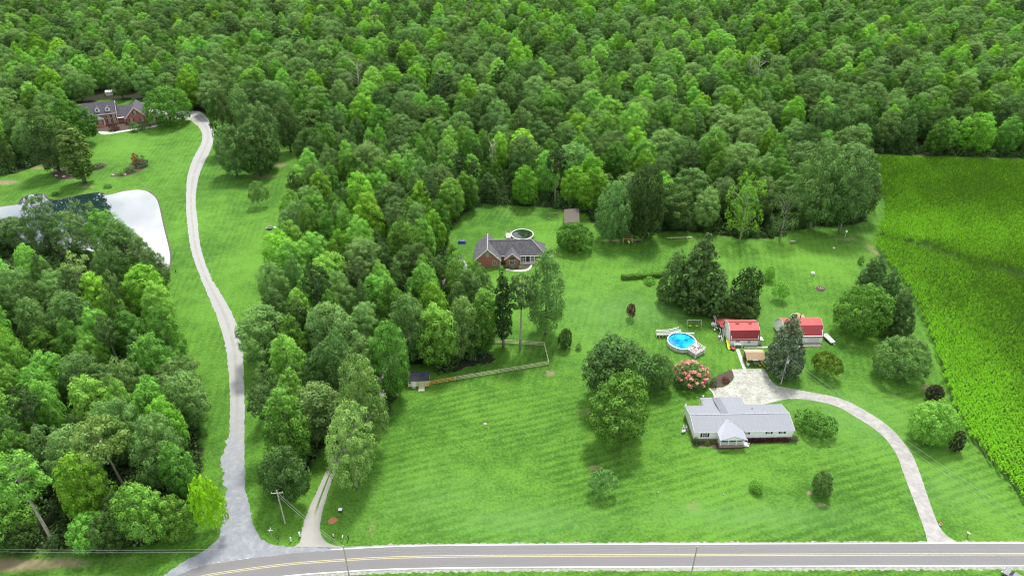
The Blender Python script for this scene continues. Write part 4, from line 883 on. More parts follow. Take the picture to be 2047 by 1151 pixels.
# ------------------------------------------------------------------ building materials
def ribbed(name, col, col2, axis, period=.45, rough=.45, spec=.4, streak=.5):
    n = NT(name); sp = n.N.new('ShaderNodeSeparateXYZ'); n.K(n.tc.outputs['Object'], sp.inputs[0])
    wv = n.math('SINE', n.math('MULTIPLY', sp.outputs[axis], 2*math.pi/period)); rib = n.ramp(wv, .75, 1)
    st_ = n.noise(1.0, 5, .7, n.scaled((3, .5, .5) if axis == 'X' else (.5, 3, .5)))
    c = n.mix(n.math('MULTIPLY', n.ramp(st_, .4, .75), streak), col, col2); c = n.mix(n.math('MULTIPLY', rib, .22), c, tuple(k*.74 for k in col))
    n.K(c, n.b.inputs['Base Color']); n.b.inputs['Roughness'].default_value = rough; n.b.inputs['Specular IOR Level'].default_value = spec; n.bump(rib, .25, .02); return n.m
def courses(name, col, col2, mortar, h=.11, w_=.30, sc=1.0):
    n = NT(name); sp = n.N.new('ShaderNodeSeparateXYZ'); n.K(n.tc.outputs['Object'], sp.inputs[0])
    cb = n.N.new('ShaderNodeCombineXYZ'); n.K(n.math('ADD', sp.outputs['X'], sp.outputs['Y']), cb.inputs['X']); n.K(sp.outputs['Z'], cb.inputs['Y'])
    b = n.N.new('ShaderNodeTexBrick'); b.inputs['Scale'].default_value = 1; b.inputs['Brick Width'].default_value = w_; b.inputs['Row Height'].default_value = h; b.inputs['Mortar Size'].default_value = .012
    b.inputs['Color1'].default_value = (*col, 1); b.inputs['Color2'].default_value = (*col2, 1); b.inputs['Mortar'].default_value = (*mortar, 1); n.K(cb.outputs[0], b.inputs['Vector'])
    c = n.mix(n.math('MULTIPLY', n.ramp(n.noise(.8, 5, .7), .4, .8), .5), b.outputs['Color'], tuple(k*.6 for k in col))
    n.K(c, n.b.inputs['Base Color']); n.b.inputs['Roughness'].default_value = .9; return n.m
def shingle(name, col, col2):
    n = NT(name); a = n.noise(.5, 4, .6, n.scaled((2.5, 2.5, .5))); b_ = n.noise(7, 3, .8)
    sp = n.N.new('ShaderNodeSeparateXYZ'); n.K(n.tc.outputs['Object'], sp.inputs[0])
    ln = n.ramp(n.math('SINE', n.math('MULTIPLY', sp.outputs['Z'], 2*math.pi/.22)), .6, 1)
    c = n.mix(n.ramp(a, .35, .7), col, col2); c = n.mix(n.math('MULTIPLY', n.ramp(b_, .4, .7), .35), c, tuple(k*1.4 for k in col)); c = n.mix(n.math('MULTIPLY', ln, .3), c, tuple(k*.6 for k in col))
    n.K(c, n.b.inputs['Base Color']); n.b.inputs['Roughness'].default_value = .9; return n.m
def siding(name, col, h=.2):
    n = NT(name); sp = n.N.new('ShaderNodeSeparateXYZ'); n.K(n.tc.outputs['Object'], sp.inputs[0])
    ln = n.ramp(n.math('SINE', n.math('MULTIPLY', sp.outputs['Z'], 2*math.pi/h)), .8, 1)
    c = n.mix(n.ramp(n.noise(.7, 5, .7), .45, .8), col, tuple(k*.86 for k in col)); c = n.mix(n.math('MULTIPLY', ln, .3), c, tuple(k*.6 for k in col))
    n.K(c, n.b.inputs['Base Color']); n.b.inputs['Roughness'].default_value = .6; return n.m
M_white = siding('white_siding', (.86, .85, .83)); M_trim = mat('white_trim', (.86, .86, .84), .6, (.76, .76, .74), 2)
M_roofx = ribbed('grey_metal_roof', (.205, .215, .24), (.25, .26, .28), 'X', .9, .6, .25)
M_redx = ribbed('red_metal_roof', (.25, .026, .030), (.20, .040, .040), 'X', .8, .5, .4, .35)
M_red_toplit = ribbed('toplit_red_roof', (.42, .085, .080), (.46, .14, .12), 'X', .8, .55, .3, .6)  # lighter copy of the roof red: light on upper slopes put into colour
M_brick = courses('red_brick', (.44, .115, .065), (.50, .16, .10), (.40, .33, .28)); M_brick2 = courses('rust_brick', (.36, .085, .065), (.42, .115, .09), (.34, .27, .24))
M_shin = shingle('dark_shingles', (.060, .055, .070), (.095, .090, .105)); M_shin2 = shingle('grey_shingles', (.070, .068, .075), (.125, .12, .125)); M_black = shingle('black_shingles', (.022, .024, .034), (.04, .042, .055))
M_tan = shingle('tan_shingles', (.42, .33, .20), (.32, .24, .15)); M_rust = ribbed('rusty_tin', (.10, .085, .07), (.16, .14, .12), 'Y', .6, .8, .1, .8)
M_glass = mat('window_glass', (.03, .035, .04), .12, (.06, .07, .075), 1, spec=.8); M_lglass = mat('pale_green_glass', (.30, .34, .28), .3, (.16, .20, .16), 1.2); M_shut = mat('black_shutter', (.018, .02, .02), .6)  # M_lglass: panes in paler, greener tones
M_wood = mat('new_pine_wood', (.66, .55, .30), .8, (.50, .40, .22), 4); M_orange = mat('orange_pine_wood', (.72, .40, .13), .8, (.60, .32, .11), 4); M_cream = siding('cream_siding', (.66, .62, .36), .25)
M_grey_wood = mat('weathered_wood', (.30, .28, .25), .9, (.19, .17, .15), 3); M_dark = mat('dark_metal', (.03, .03, .035), .5); M_steel = mat('steel', (.5, .5, .52), .35, metal=.7)
M_pole = mat('pole_wood', (.46, .43, .38), .9, (.33, .30, .26), 3); M_yellow = mat('yellow_plastic', (.72, .66, .02), .4, (.62, .56, .02)); M_orangep = mat('orange_paint', (.62, .14, .03), .5)
M_blue_tarp = mat('blue_tarp', (.02, .03, .20), .5, (.04, .06, .3), 3); M_wplast = mat('white_plastic', (.80, .80, .80), .4); M_dirtbase = mat('brown_skirt', (.26, .17, .14), .9, (.36, .27, .23), 3)

def window(parent, x, z, w_, h, y, shutters=False, face=-1, name='window', frame_mat=None, glass=None):
    """a window on a wall facing local -Y at depth y"""
    f = MB(); t = .09
    for a in ((x-w_/2-t, x-w_/2, z-t, z+h+t), (x+w_/2, x+w_/2+t, z-t, z+h+t), (x-w_/2, x+w_/2, z-t, z), (x-w_/2, x+w_/2, z+h, z+h+t), (x-.03, x+.03, z, z+h), (x-w_/2, x-.03, z+h/2-.03, z+h/2+.03), (x+.03, x+w_/2, z+h/2-.03, z+h/2+.03)):
        f.box(a[0], a[1], y-.06, y+.02, a[2], a[3])
    fr = f.build(name, frame_mat or M_trim, parent)
    MB().box(x-w_/2, x+w_/2, y-.02, y+.015, z, z+h).build('pane', glass or M_glass, fr)
    if shutters:
        for s in (-1, 1):
            c = x+s*(w_/2+t+.24); MB().box(c-.21, c+.21, y-.05, y+.01, z-.05, z+h+.05).build('shutter', M_shut, parent)
def gable(mb, x0, x1, y0, y1, ze, zr, th=.16, ov=.35, axis='x'):
    """roof slabs; axis = direction of the ridge"""
    if axis == 'x':
        ym = (y0+y1)/2; s = (zr-ze)/(ym-y0); e = ze-s*ov
        mb.slab([(x0-ov, y0-ov, e), (x1+ov, y0-ov, e), (x1+ov, ym, zr), (x0-ov, ym, zr)], th); mb.slab([(x0-ov, ym, zr), (x1+ov, ym, zr), (x1+ov, y1+ov, e), (x0-ov, y1+ov, e)], th)
    else:
        xm = (x0+x1)/2; s = (zr-ze)/(xm-x0); e = ze-s*ov
        mb.slab([(x0-ov, y0-ov, e), (xm, y0-ov, zr), (xm, y1+ov, zr), (x0-ov, y1+ov, e)], th); mb.slab([(xm, y0-ov, zr), (x1+ov, y0-ov, e), (x1+ov, y1+ov, e), (xm, y1+ov, zr)], th)
    return mb

# ---- white single storey house with grey metal roof
def white_house():
    o = P(1386, 880); a = math.atan2(P(1582, 879)[1]-o[1], P(1582, 879)[0]-o[0])+R(1.2)
    t = thing('white_house', "long white house with gray metal roof and gabled front porch", 'house', (o[0], o[1], 0), a)
    Lh, D, he, hr = 24.0, 9.0, 2.95, 4.15
    MB().box(.04, Lh-.04, .04, D-.04, 0, .55).build('brick_skirt', M_dirtbase, t)
    wl = MB(); wl.box(0, Lh, 0, D, .55, he-.06); wl.prism_x([(.05, he-.06), (D-.05, he-.06), (D/2, hr-.16)], .02, Lh-.02)
    wl.build('wall', M_white, t)
    r = MB(); gable(r, 0, Lh, 0, D, he, hr, .14, .2); rf = r.build('roof', M_roofx, t)
    rc = MB(); rc.beam((-.35, D/2, hr+.03), (Lh+.35, D/2, hr+.03), .28, .05); rc.build('ridge_cap', mat('cap_grey', (.20, .22, .27), .6, (.34, .36, .40), 2.5), rf)
    tr = MB(); 
    for x in (-.22, Lh+.22): tr.beam((x, -.2, he-.18), (x, D/2, hr-.12), .05, .2); tr.beam((x, D+.2, he-.18), (x, D/2, hr-.12), .05, .2)
    tr.box(-.2, 5.2, -.26, -.21, he-.24, he-.10); tr.box(Lh*.5, Lh+.2, -.26, -.21, he-.24, he-.10); tr.build('fascia', M_trim, t)
    for x, y in ((8.7, 3.2), (8.8, 2.0), (15.9, 6.9)):
        MB().lathe([(.09, hr-1.2), (.09, hr-.3), (.12, hr-.28), (0, hr-.26)], 8, (x, y)).build('roof_vent', M_dark, t)
    # rear addition covering the carport
    ad = MB(); ad.slab([(4.4, D-.2, he+.02), (14.9, D-.2, he+.02), (14.9, D+3.3, he-.22), (4.4, D+3.3, he-.22)], .12)
    ad.build('carport_roof', M_roofx, t)
    MB().slab([(7.5, D/2+.3, hr-.06), (9.4, D/2+.3, hr-.06), (9.4, D+3.2, he-.14), (7.5, D+3.2, he-.14)], .05).build('grey_roof_panel', mat('roof_patch', (.13, .14, .165), .5, (.16, .17, .195)), rf)
    MB().box(4.6, 14.6, D, D+2.6, 0, he-.4).build('rear_wall', M_white, t)
    for x in (4.5, 14.8): MB().box(x-.06, x+.06, D+3.05, D+3.17, 0, he-.36).build('carport_post', M_trim, t)
    # porch
    px0, px1, py = 5.6, 11.4, -2.6
    MB().box(px0, px1, py, 0, 0, .72).build('porch_base', M_dirtbase, t)
    dk = MB().box(px0-.1, px1+.1, py-.1, -.01, .72, .82).build('porch_floor', M_grey_wood, t)
    pr = MB(); xm = (px0+px1)/2; zt = 3.95; ze = 2.75
    back = 2.95
    pr.slab([(px0-.35, py-.45, ze), (xm, py-.45, zt), (xm, back+.3, zt), (px0-.35, -.30, ze+.12)], .12); pr.slab([(xm, py-.45, zt), (px1+.35, py-.45, ze), (px1+.35, -.30, ze+.12), (xm, back+.3, zt)], .12)
    pf = pr.build('porch_roof', ribbed('porch_metal', (.25, .265, .305), (.29, .305, .34), 'Y', .9, .42), t)
    hp = MB(); hp.prism_y([(px0-.2, ze-.08), (px1+.2, ze-.08), (xm, zt-.22)], py-.32, py-.22); hp.box(px0-.1, px1+.1, py-.1, py+.06, ze-.3, ze-.08); hp.build('porch_gable', M_trim, t)
    for i in range(4): x = px0+.06+(px1-px0-.12)*i/3; MB().box(x-.08, x+.08, py-.04, py+.12, .82, ze-.3).build('porch_post', M_trim, t)
    rl = MB()
    for z in (1.0, 1.66): rl.box(px0+.15, px1-.15, py, py+.05, z, z+.08); rl.box(px0, px0+.05, py+.15, -.1, z, z+.08)
    for k in range(40): x = px0+.2+(px1-px0-.4)*k/39; rl.box(x, x+.05, py+.012, py+.038, 1.0, 1.7)
    for k in range(14): y = py+.2+k*.17; rl.box(px0+.012, px0+.038, y, y+.05, 1.0, 1.7)
    rl.build('railing', M_trim, t)
    sp = MB()
    for k in range(4): sp.box(px1+.12+k*.3, px1+.42+k*.3, py+.2, py+1.5, 0, .70-k*.18)
    sp.build('porch_steps', M_trim, t)
    sr = MB()
    for y in (py+.2, py+1.5): sr.beam((px1+.1, y, 1.65), (px1+1.35, y, 1.0), .07); sr.box(px1+1.3, px1+1.38, y-.04, y+.04, 0, 1.05); sr.beam((px1+.1, y, 1.25), (px1+1.35, y, .6), .05)
    sr.build('stair_rail', M_trim, t)
    MB().box(8.1, 9.0, -.05, .03, .82, 2.8).build('door', M_glass, t)
    window(t, 2.55, 1.15, 1.0, 1.15, 0, True)
    for x in (12.6, 18.1, 21.3): window(t, x, 1.75, .6, .55, 0, True)
    return t
white_house()
for x0, x1, lab in ((12.2, 17.2, "left of two clipped dark red hedges along the front of the white house"), (17.5, 22.9, "right of two clipped dark red hedges along the front of the white house")):
    o = P(1386, 880); a = math.atan2(P(1582, 879)[1]-o[1], P(1582, 879)[0]-o[0])+R(1.2)
    t = thing('red_hedge', lab, 'hedge', (o[0], o[1], 0), a, 'red hedges of the white house')
    m = 2600; X = rg.uniform(x0, x1, m); Y = -.75+rg.normal(size=m)*.28; Z = rg.uniform(.05, .62, m)+.1*np.sin(X*4)
    n3 = rg.normal(size=(m, 3)); n3[:, 2] += .6; n3 /= np.linalg.norm(n3, axis=1)[:, None]; p = np.c_[X, Y, Z]
    t1 = np.cross(n3, rg.normal(size=(m, 3))); t1 /= np.linalg.norm(t1, axis=1)[:, None]; t2 = np.cross(n3, t1); vs = np.stack([p-t1*.1, p-t2*.08, p+t1*.1, p+t2*.08], 1)
    link(bpy.data.objects.new('foliage', fast_mesh('foliage', vs.reshape(-1, 3), np.arange(m*4).reshape(-1, 4), MATS['maroon_leaves'], dict(tone=np.repeat(rg.uniform(.2, .9, m), 4)))), t)
def small_item(name, label, cat, u, v, build, rz=0.0, group=None, dz=0.0):
    p = P(u, v); t = thing(name, label, cat, (p[0], p[1], dz), rz, group); build(t); return t
def ac(t):
    MB().box(-.45, .45, -.4, .4, .08, .85).build('casing', mat('ac_grey', (.45, .45, .44), .6), t); MB().lathe([(0, .86), (.3, .86), (.33, .90), (.28, .91)], 14).build('fan_grille', M_dark, t); MB().box(-.6, .6, -.55, .55, 0, .08).build('base_pad', pale_conc, t)
small_item('air_conditioner', "gray outdoor air conditioner at the left end wall of the white house", 'air conditioner', 1369, 857, ac)
def tank(t): MB().tube([(-.5, 0, .45), (-.42, 0, .45), (.42, 0, .45), (.5, 0, .45)], [.2, .33, .33, .2], 12).build('tank', M_wplast, t); MB().box(-.3, .3, -.2, .2, 0, .2).build('cradle', M_steel, t)
small_item('small_tank', "short white tank on grass left of the white house near the air conditioner", 'tank', 1366, 864, tank, .5)
def post_lamp(h):
    def f(t): MB().tube([(0, 0, 0), (0, 0, h)], .05, 6).build('post', M_trim, t); MB().lathe([(0, h), (.18, h+.05), (.2, h+.3), (0, h+.42)], 10).build('lantern', M_wplast, t)
    return f
small_item('lamp_post', "white lantern post at the rear left corner of the white house roof", 'lamp post', 1367, 832, post_lamp(3.6))
small_item('lamp_post', "white lantern post beside the carport corner behind the white house", 'lamp post', 1401.5, 814, post_lamp(3.6))

# ---- brick ranch house
def ranch():
    o = P(998.8, 531.8); t = thing('brick_ranch_house', "red brick ranch house with gray hipped roof and two front gables", 'house', (-12.6, 205.6, 0), R(1.0))
    wl = MB(); wl.box(0, 8.5, 0, 11, 0, 3); wl.prism_y([(0, 3), (8.5, 3), (4.25, 6.85)], 0, .25)
    wl.box(8.5, 24, 3.0, 10.4, 0, 3); wl.box(10.4, 14.9, .3, 3.0, 0, 3); wl.prism_y([(10.4, 3), (14.9, 3), (12.65, 5.0)], .3, .55)
    wl.build('wall', M_brick2, t)
    r = MB(); gable(r, 0, 8.5, 0, 11, 3.0, 7.0, .18, .4, 'y')
    # main hipped roof, ridge running right from the garage roof
    yf, yb, ym, zr, ze = 2.5, 10.9, 6.7, 7.0, 2.9
    r.slab([(8.3, yf, ze), (24.5, yf, ze), (19.6, ym, zr), (4.5, ym, zr)], .18); r.slab([(4.5, ym, zr), (19.6, ym, zr), (24.5, yb, ze), (8.3, yb, ze)], .18); r.slab([(19.6, ym, zr), (24.5, yf, ze), (24.5, yb, ze)], .18)
    rf = r.build('roof', M_shin2, t)
    r2 = MB(); r2.slab([(9.9, -.1, 2.75), (12.65, -.1, 5.2), (12.65, 5.1, 5.2), (9.9, 2.6, 2.75)], .16); r2.slab([(12.65, -.1, 5.2), (15.4, -.1, 2.75), (15.4, 2.6, 2.75), (12.65, 5.1, 5.2)], .16); r2.build('small_gable_roof', M_shin2, t)
    f = MB(); f.beam((-.4, -.42, 2.55), (4.25, -.42, 6.93), .06, .32); f.beam((4.25, -.42, 6.93), (8.9, -.42, 2.55), .06, .32); f.beam((9.9, -.12, 2.68), (12.65, -.12, 5.13), .06, .28); f.beam((12.65, -.12, 5.13), (15.4, -.12, 2.68), .06, .28)
    f.box(15.4, 24.5, 2.42, 2.48, 2.66, 2.90); f.box(8.9, 10, 2.42, 2.48, 2.66, 2.9)
    f.build('fascia', M_trim, t)
    hc = MB()
    for a, b in (((19.6, ym, zr+.03), (24.5, yf, ze+.03)), ((19.6, ym, zr+.03), (24.5, yb, ze+.03)), ((4.5, ym, zr+.03), (19.6, ym, zr+.03)), ((4.25, -.4, 7.03), (4.25, 11.4, 7.03))): hc.beam(a, b, .3, .06)
    hc.build('ridge_cap', mat('pale_cap', (.32, .31, .30), .9), rf)
    for y0 in (0,):
        MB().box(8.42, 8.6, -.06, .12, 0, 2.7).build('downspout', M_trim, t)
    window(t, 4.25, 4.2, .8, 1.2, 0); window(t, 6.6, .9, 1.1, 1.3, 0); window(t, 12.65, .9, 1.7, 1.4, .3)
    MB().prism_y([(12.65+1.0*math.cos(a), 2.65+.9*math.sin(a)) for a in [math.pi*k/10 for k in range(11)]], .26, .31).build('arched_window', M_glass, t)
    window(t, 16.7, .4, .9, 2.0, 3.0); window(t, 19.4, .6, .9, 1.8, 3.0)
    MB().box(17.6, 18.6, 2.94, 3.02, .1, 2.3).build('door', M_dark, t)
    MB().box(15.3, 20.5, 1.4, 3.0, 0, .35).build('porch_slab', pale_conc, t)
    for x in (15.6, 17.4, 19.0, 20.4): MB().box(x-.09, x+.09, 2.48, 2.66, .35, 2.7).build('porch_post', M_trim, t)
    MB().box(4.8, 10.8, 11.4, 13.8, .7, .85).build('rear_deck', mat('pale_deck', (.50, .47, .40), .8), t)
ranch()
def pool_dark(t):
    R_ = 4.1
    MB().lathe([(R_, 0), (R_, 1.25)], 40).build('pool_wall', mat('pool_wall_grey', (.55, .54, .50), .6), t)
    MB().lathe([(R_+.1, 1.25), (R_+.1, 1.33), (R_-.18, 1.33), (R_-.18, 1.2), (R_+.1, 1.25)], 40).build('rim', mat('pool_rim', (.72, .71, .66), .5), t)
    MB().lathe([(0, 1.02), (R_-.02, 1.02)], 40).build('water', mat('murky_water', (.008, .018, .008), .04, (.015, .03, .01), .6, spec=.5), t)
    for k in range(12): a = k*math.pi/6; MB().tube([(math.cos(a)*(R_+.08), math.sin(a)*(R_+.08), 0), (math.cos(a)*(R_+.08), math.sin(a)*(R_+.08), 1.3)], .07, 6).build('upright', M_dark, t)
    d = MB().box(-R_-2.0, -R_-.12, -2.5, 1.2, .95, 1.1); d.build('deck', mat('pale_deck', (.50, .47, .40), .8), t)
    for x in (-R_-1.95, -R_-.2):
        for y in (-2.4, 1.1): MB().box(x-.06, x+.06, y-.06, y+.06, 0, 2.0).build('deck_post', M_trim, t)
p = P(1044, 468, 1.3); small = thing('dark_pool', "round above ground pool with dark green water behind the brick ranch house", 'pool', (p[0], p[1], 0)); pool_dark(small)

# ---- brick colonial with wing
def colonial():
    t = thing('brick_two_storey_house', "two storey red brick house with three dormers and white front portico", 'house', (-222.8, 350.0, 0), R(21))
    Lh, D, he, hr = 16.2, 10.4, 6.1, 10.7
    wl = MB().box(0, Lh, 0, D, 0, he); wl.prism_x([(.05, he), (D-.05, he), (D/2, hr-.25)], .02, Lh-.02); wl.build('wall', M_brick, t)
    r = MB(); gable(r, 0, Lh, 0, D, he, hr, .2, .4); r.build('roof', M_shin, t)
    f = MB(); f.box(-.4, Lh+.4, -.48, -.40, he-.65, he-.30)
    for x in (Lh+.42,): f.beam((x, -.4, he-.45), (x, D/2, hr-.1), .06, .32); f.beam((x, D+.4, he-.45), (x, D/2, hr-.1), .06, .32)
    f.box(Lh-.12, Lh+.06, -.06, .0, 0, he-.6); f.build('fascia', M_trim, t)
    for x in (3.2, 8.0, 12.8):
        d = MB().box(x-1.0, x+1.0, .7, 3.4, 6.6, 8.4); d.prism_y([(x-1.0, 8.4), (x+1.0, 8.4), (x, 9.45)], .7, 3.9)
        dm = d.build('dormer', M_trim, t); g_ = MB(); gable(g_, x-1.0, x+1.0, .75, 4.4, 8.4, 9.5, .08, .1, 'y'); g_.build('dormer_roof', M_shin, dm); MB().box(x-.36, x+.36, .63, .69, 7.1, 8.25).build('dormer_pane', M_glass, dm)
    for x in (1.2, 3.6, 8.0, 12.4, 14.9): window(t, x, 3.75, 1.05, 1.6, 0, True, glass=M_lglass)
    for x in (1.2, 3.6, 12.4, 14.9): window(t, x, .85, 1.05, 1.9, 0, True, glass=M_lglass)
    cx_ = 8.0
    p_ = MB(); gable(p_, cx_-2.5, cx_+2.5, -2.2, 0.3, 4.0, 5.45, .14, .15, 'y'); p_.build('portico_roof', M_shin, t)
    MB().prism_y([(cx_-2.5, 3.9), (cx_+2.5, 3.9), (cx_, 5.3)], -2.42, -2.2).build('portico_gable', M_trim, t)
    MB().box(cx_-2.45, cx_+2.45, -2.3, 0, 3.55, 3.9).build('portico_beam', M_trim, t)
    for x in (cx_-2.2, cx_+2.2): MB().tube([(x, -2.05, .6), (x, -2.05, 3.55)], [.24, .2], 10).build('column', M_trim, t)
    MB().box(cx_-.9, cx_+.9, -.07, .02, .6, 3.2).build('front_door', mat('door_white', (.72, .70, .66), .5), t)
    s = MB(); 
    for k in range(4): s.box(cx_-2.3+k*.12, cx_+2.3-k*.12, -2.3-k*.35, (0 if k == 0 else -2.3-(k-1)*.35), 0, .6-k*.15)
    s.build('front_steps', M_brick, t)
    # link and wing
    lk = MB(); lk.box(Lh, 22.0, 1.2, 9.4, 0, 3.2); lk.build('link_wall', M_brick, t)
    lr = MB(); lr.slab([(Lh-.1, .8, 3.1), (22.6, .8, 3.1), (25.5, 6.6, 7.6), (Lh-.1, 6.6, 7.6)], .16); lr.slab([(Lh-.1, 6.6, 7.6), (25.5, 6.6, 7.6), (22.6, 10.6, 3.6), (Lh-.1, 10.6, 3.6)], .16); lr.build('link_roof', M_shin, t)
    MB().box(Lh+.2, 19.6, -.1, 1.2, 2.75, 2.95).build('side_porch_beam', M_trim, t); MB().box(19.4, 19.55, -.1, .05, 0, 2.75).build('side_porch_post', M_trim, t)
    x0, x1 = 20.6, 30.4
    wg = MB().box(x0, x1, -2.4, 13, 0, 3.3); wg.prism_y([(x0, 3.3), (x1, 3.3), ((x0+x1)/2, 8.0)], -2.4, -2.1); wg.build('wing_wall', M_brick, t)
    wr = MB(); gable(wr, x0, x1, -2.4, 13, 3.3, 8.15, .18, .4, 'y'); wr.build('wing_roof', M_shin, t)
    f = MB(); xm = (x0+x1)/2; f.beam((x0-.4, -2.83, 2.8), (xm, -2.83, 8.08), .07, .38); f.beam((xm, -2.83, 8.08), (x1+.4, -2.83, 2.8), .07, .38); f.build('wing_fascia', M_trim, t)
    window(t, xm, 4.5, 1.1, 1.5, -2.4, True, glass=M_lglass); window(t, x0+2.4, .9, 1.1, 1.7, -2.4, True, glass=M_lglass); window(t, x1-2.3, .9, 1.1, 1.7, -2.4, True, glass=M_lglass)
colonial()
def wshed(t):
    MB().box(-2.6, 2.6, -1.6, 1.6, 0, 2.2).build('wall', M_white, t); r = MB(); gable(r, -2.6, 2.6, -1.6, 1.6, 2.2, 3.0, .1, .15); r.build('roof', mat('shed_white_roof', (.62, .62, .60), .7), t); MB().box(1.2, 2.1, -1.66, -1.58, .1, 2.0).build('door', M_dark, t)
    MB().lathe([(.12, 2.6), (.12, 3.1), (0, 3.15)], 8, (-.7, -.6)).build('roof_vent', M_dark, t)
small_item('white_garden_shed', "small white shed with dark doorway behind the brick two storey house", 'shed', 223, 190, wshed, R(18))

# ---- red roofed barn with lean-to
def gambrel(t, x0, x1, y0, y1, he, hk, hr, kin, m_low, m_up, ov=.3):
    ym = (y0+y1)/2
    prof = [(y0, 0), (y1, 0), (y1, he), (y1-kin, hk-.1), (ym, hr-.12), (y0+kin, hk-.1), (y0, he)]
    wl = MB(); wl.prism_x(prof, x0, x0+.15); wl.prism_x(prof, x1-.15, x1); wl.box(x0+.15, x1-.15, y0, y0+.15, 0, he); wl.box(x0+.15, x1-.15, y1-.15, y1, 0, he); wl.build('wall', M_white, t)
    s = .12
    for nm, pts, m in (('lower_front_roof', [(y0-s, he-.3), (y0+kin, hk)], m_low), ('upper_front_roof', [(y0+kin, hk), (ym, hr)], m_up), ('upper_rear_roof', [(ym, hr), (y1-kin, hk)], m_up), ('lower_rear_roof', [(y1-kin, hk), (y1+s, he-.3)], m_low)):
        (ya, za), (yb, zb) = pts; MB().slab([(x0-ov, ya, za), (x1+ov, ya, za), (x1+ov, yb, zb), (x0-ov, yb, zb)], .1).build(nm, m, t)
    f = MB()
    for x in (x0-ov-.02, x1+ov+.02):
        for a, b in (((y0-s, he-.36), (y0+kin, hk-.06)), ((y0+kin, hk-.06), (ym, hr-.06)), ((ym, hr-.06), (y1-kin, hk-.06)), ((y1-kin, hk-.06), (y1+s, he-.36))): f.beam((x, *a), (x, *b), .04, .16)
    f.build('fascia', M_trim, t)
def barn():
    t = thing('red_roofed_barn', "white gambrel barn with red metal roof, closest to the parking pad", 'barn', (62.9, 160.5, 0), R(1.5))
    gambrel(t, 0, 8.0, 0, 7.8, 2.3, 4.55, 5.75, 1.25, M_redx, M_red_toplit)
    rc = MB().beam((-.3, 3.9, 5.78), (8.3, 3.9, 5.78), .3, .05); rc.build('ridge_cap', mat('cap_red', (.28, .04, .04), .6), t)
    for x in (2.2, 5.9): MB().box(x-.5, x+.5, 3.2, 3.5, 5.56, 5.66).build('roof_patch', mat('cap_red', (.28, .04, .04), .6), t)
    window(t, 5.3, 1.0, .8, .7, 0); window(t, 2.0, 1.35, 1.3, .5, 0)
    MB().box(.9, 3.0, -.75, -.02, .85, 1.0).build('shelf', M_trim, t)
    for x in (.9, 3.0): MB().beam((x, -1.5, 0), (x, -1.1, 1.9), .12).build('leaning_board', M_trim, t)
    l = MB().slab([(-1.6, 6.6, 2.9), (7.6, 6.6, 2.9), (7.6, 10.4, 2.3), (-1.6, 10.4, 2.3)], .1); l.build('lean_to_roof', M_redx, t)
    l2 = MB().slab([(-1.6, 5.2, 3.0), (-.45, 5.2, 3.0), (-.45, 6.5, 2.92), (-1.6, 6.5, 2.92)], .1); l2.build('side_roof', M_redx, t)
    for x, y in ((-1.5, 10.3), (-1.5, 5.3), (3, 10.3), (7.5, 10.3)): MB().box(x-.07, x+.07, y-.07, y+.07, 0, 2.25).build('lean_to_post', M_trim, t)
    MB().box(8.32, 9.3, .3, 1.3, 0, 1.7).build('side_cabinet', mat('side_grey', (.42, .42, .38), .7), t)
    MB().slab([(8.32, .1, 2.0), (9.5, .1, 1.85), (9.5, 1.6, 1.85), (8.32, 1.6, 2.0)], .12).build('cabinet_cover', M_wplast, t)
barn()
def slide(t):
    MB().slab([(-.3, -1.4, .25), (.3, -1.4, .25), (.3, 1.2, 1.5), (-.3, 1.2, 1.5)], .08).build('chute', M_yellow, t)
    s = MB(); 
    for x in (-.33, .33): s.beam((x, -1.4, .33), (x, 1.2, 1.58), .06, .2)
    s.build('side_rail', M_yellow, t)
    l = MB()
    for x in (-.3, .3): l.beam((x, 1.9, 0), (x, 1.25, 1.9), .06)
    for k in range(5): l.beam((-.3, 1.85-.12*k, .25+k*.33), (.3, 1.85-.12*k, .25+k*.33), .05)
    l.build('ladder', M_steel, t)
small_item('yellow_slide', "yellow playground slide at the left front corner of the red roofed barn", 'slide', 1454.5, 693, slide)
def ladder_(t):
    m = MB(); 
    for x in (-.22, .22): m.beam((x-.9, -2.8, 0), (x+.2, 2.4, 2.6), .07)
    for k in range(9): f_ = k/8; m.beam((-.22-.9+1.1*f_, -2.8+5.2*f_, 2.6*f_), (.22-.9+1.1*f_, -2.8+5.2*f_, 2.6*f_), .05)
    m.build('rails', mat('aluminium', (.62, .62, .60), .4), t)
small_item('ladder', "long pale ladder leaning along the left end of the red roofed barn", 'ladder', 1446, 672, ladder_, -.12)
def frame_pile(seed):
    def f(t):
        rr = random.Random(seed); m = MB()
        for k in range(7): x, y = rr.uniform(-.8, .8), rr.uniform(-1, 1); m.beam((x, y, .1+k*.06), (x+rr.uniform(-1, 1), y+rr.uniform(.5, 1.6), .15+k*.09), .1)
        m.build('boards', M_grey_wood, t)
        m = MB(); 
        for k in range(4): x, y = rr.uniform(-.9, .9), rr.uniform(-1.1, 1.1); m.box(x-.2, x+.2, y-.15, y+.15, .6, .75)
        m.build('sheets', M_trim, t)
    return f
small_item('lumber_pile', "pile of gray boards and white scraps by the barn's left wall, nearer the slide", 'lumber pile', 1441, 679, frame_pile(3), .3)
small_item('lumber_pile', "pile of gray boards behind the barn's left end, nearer the evergreen trees", 'lumber pile', 1433, 660, frame_pile(8), -.4)
def chest(t): MB().box(-.8, .8, -.35, .35, 0, .7).build('box', M_wplast, t); MB().slab([(-.85, -.4, .82), (.85, -.4, .82), (.85, .4, .78), (-.85, .4, .78)], .08).build('lid', M_trim, t)
small_item('white_cabinet', "white chest on the grass at the far left of the barn clutter", 'cabinet', 1427, 651, chest, -.9)
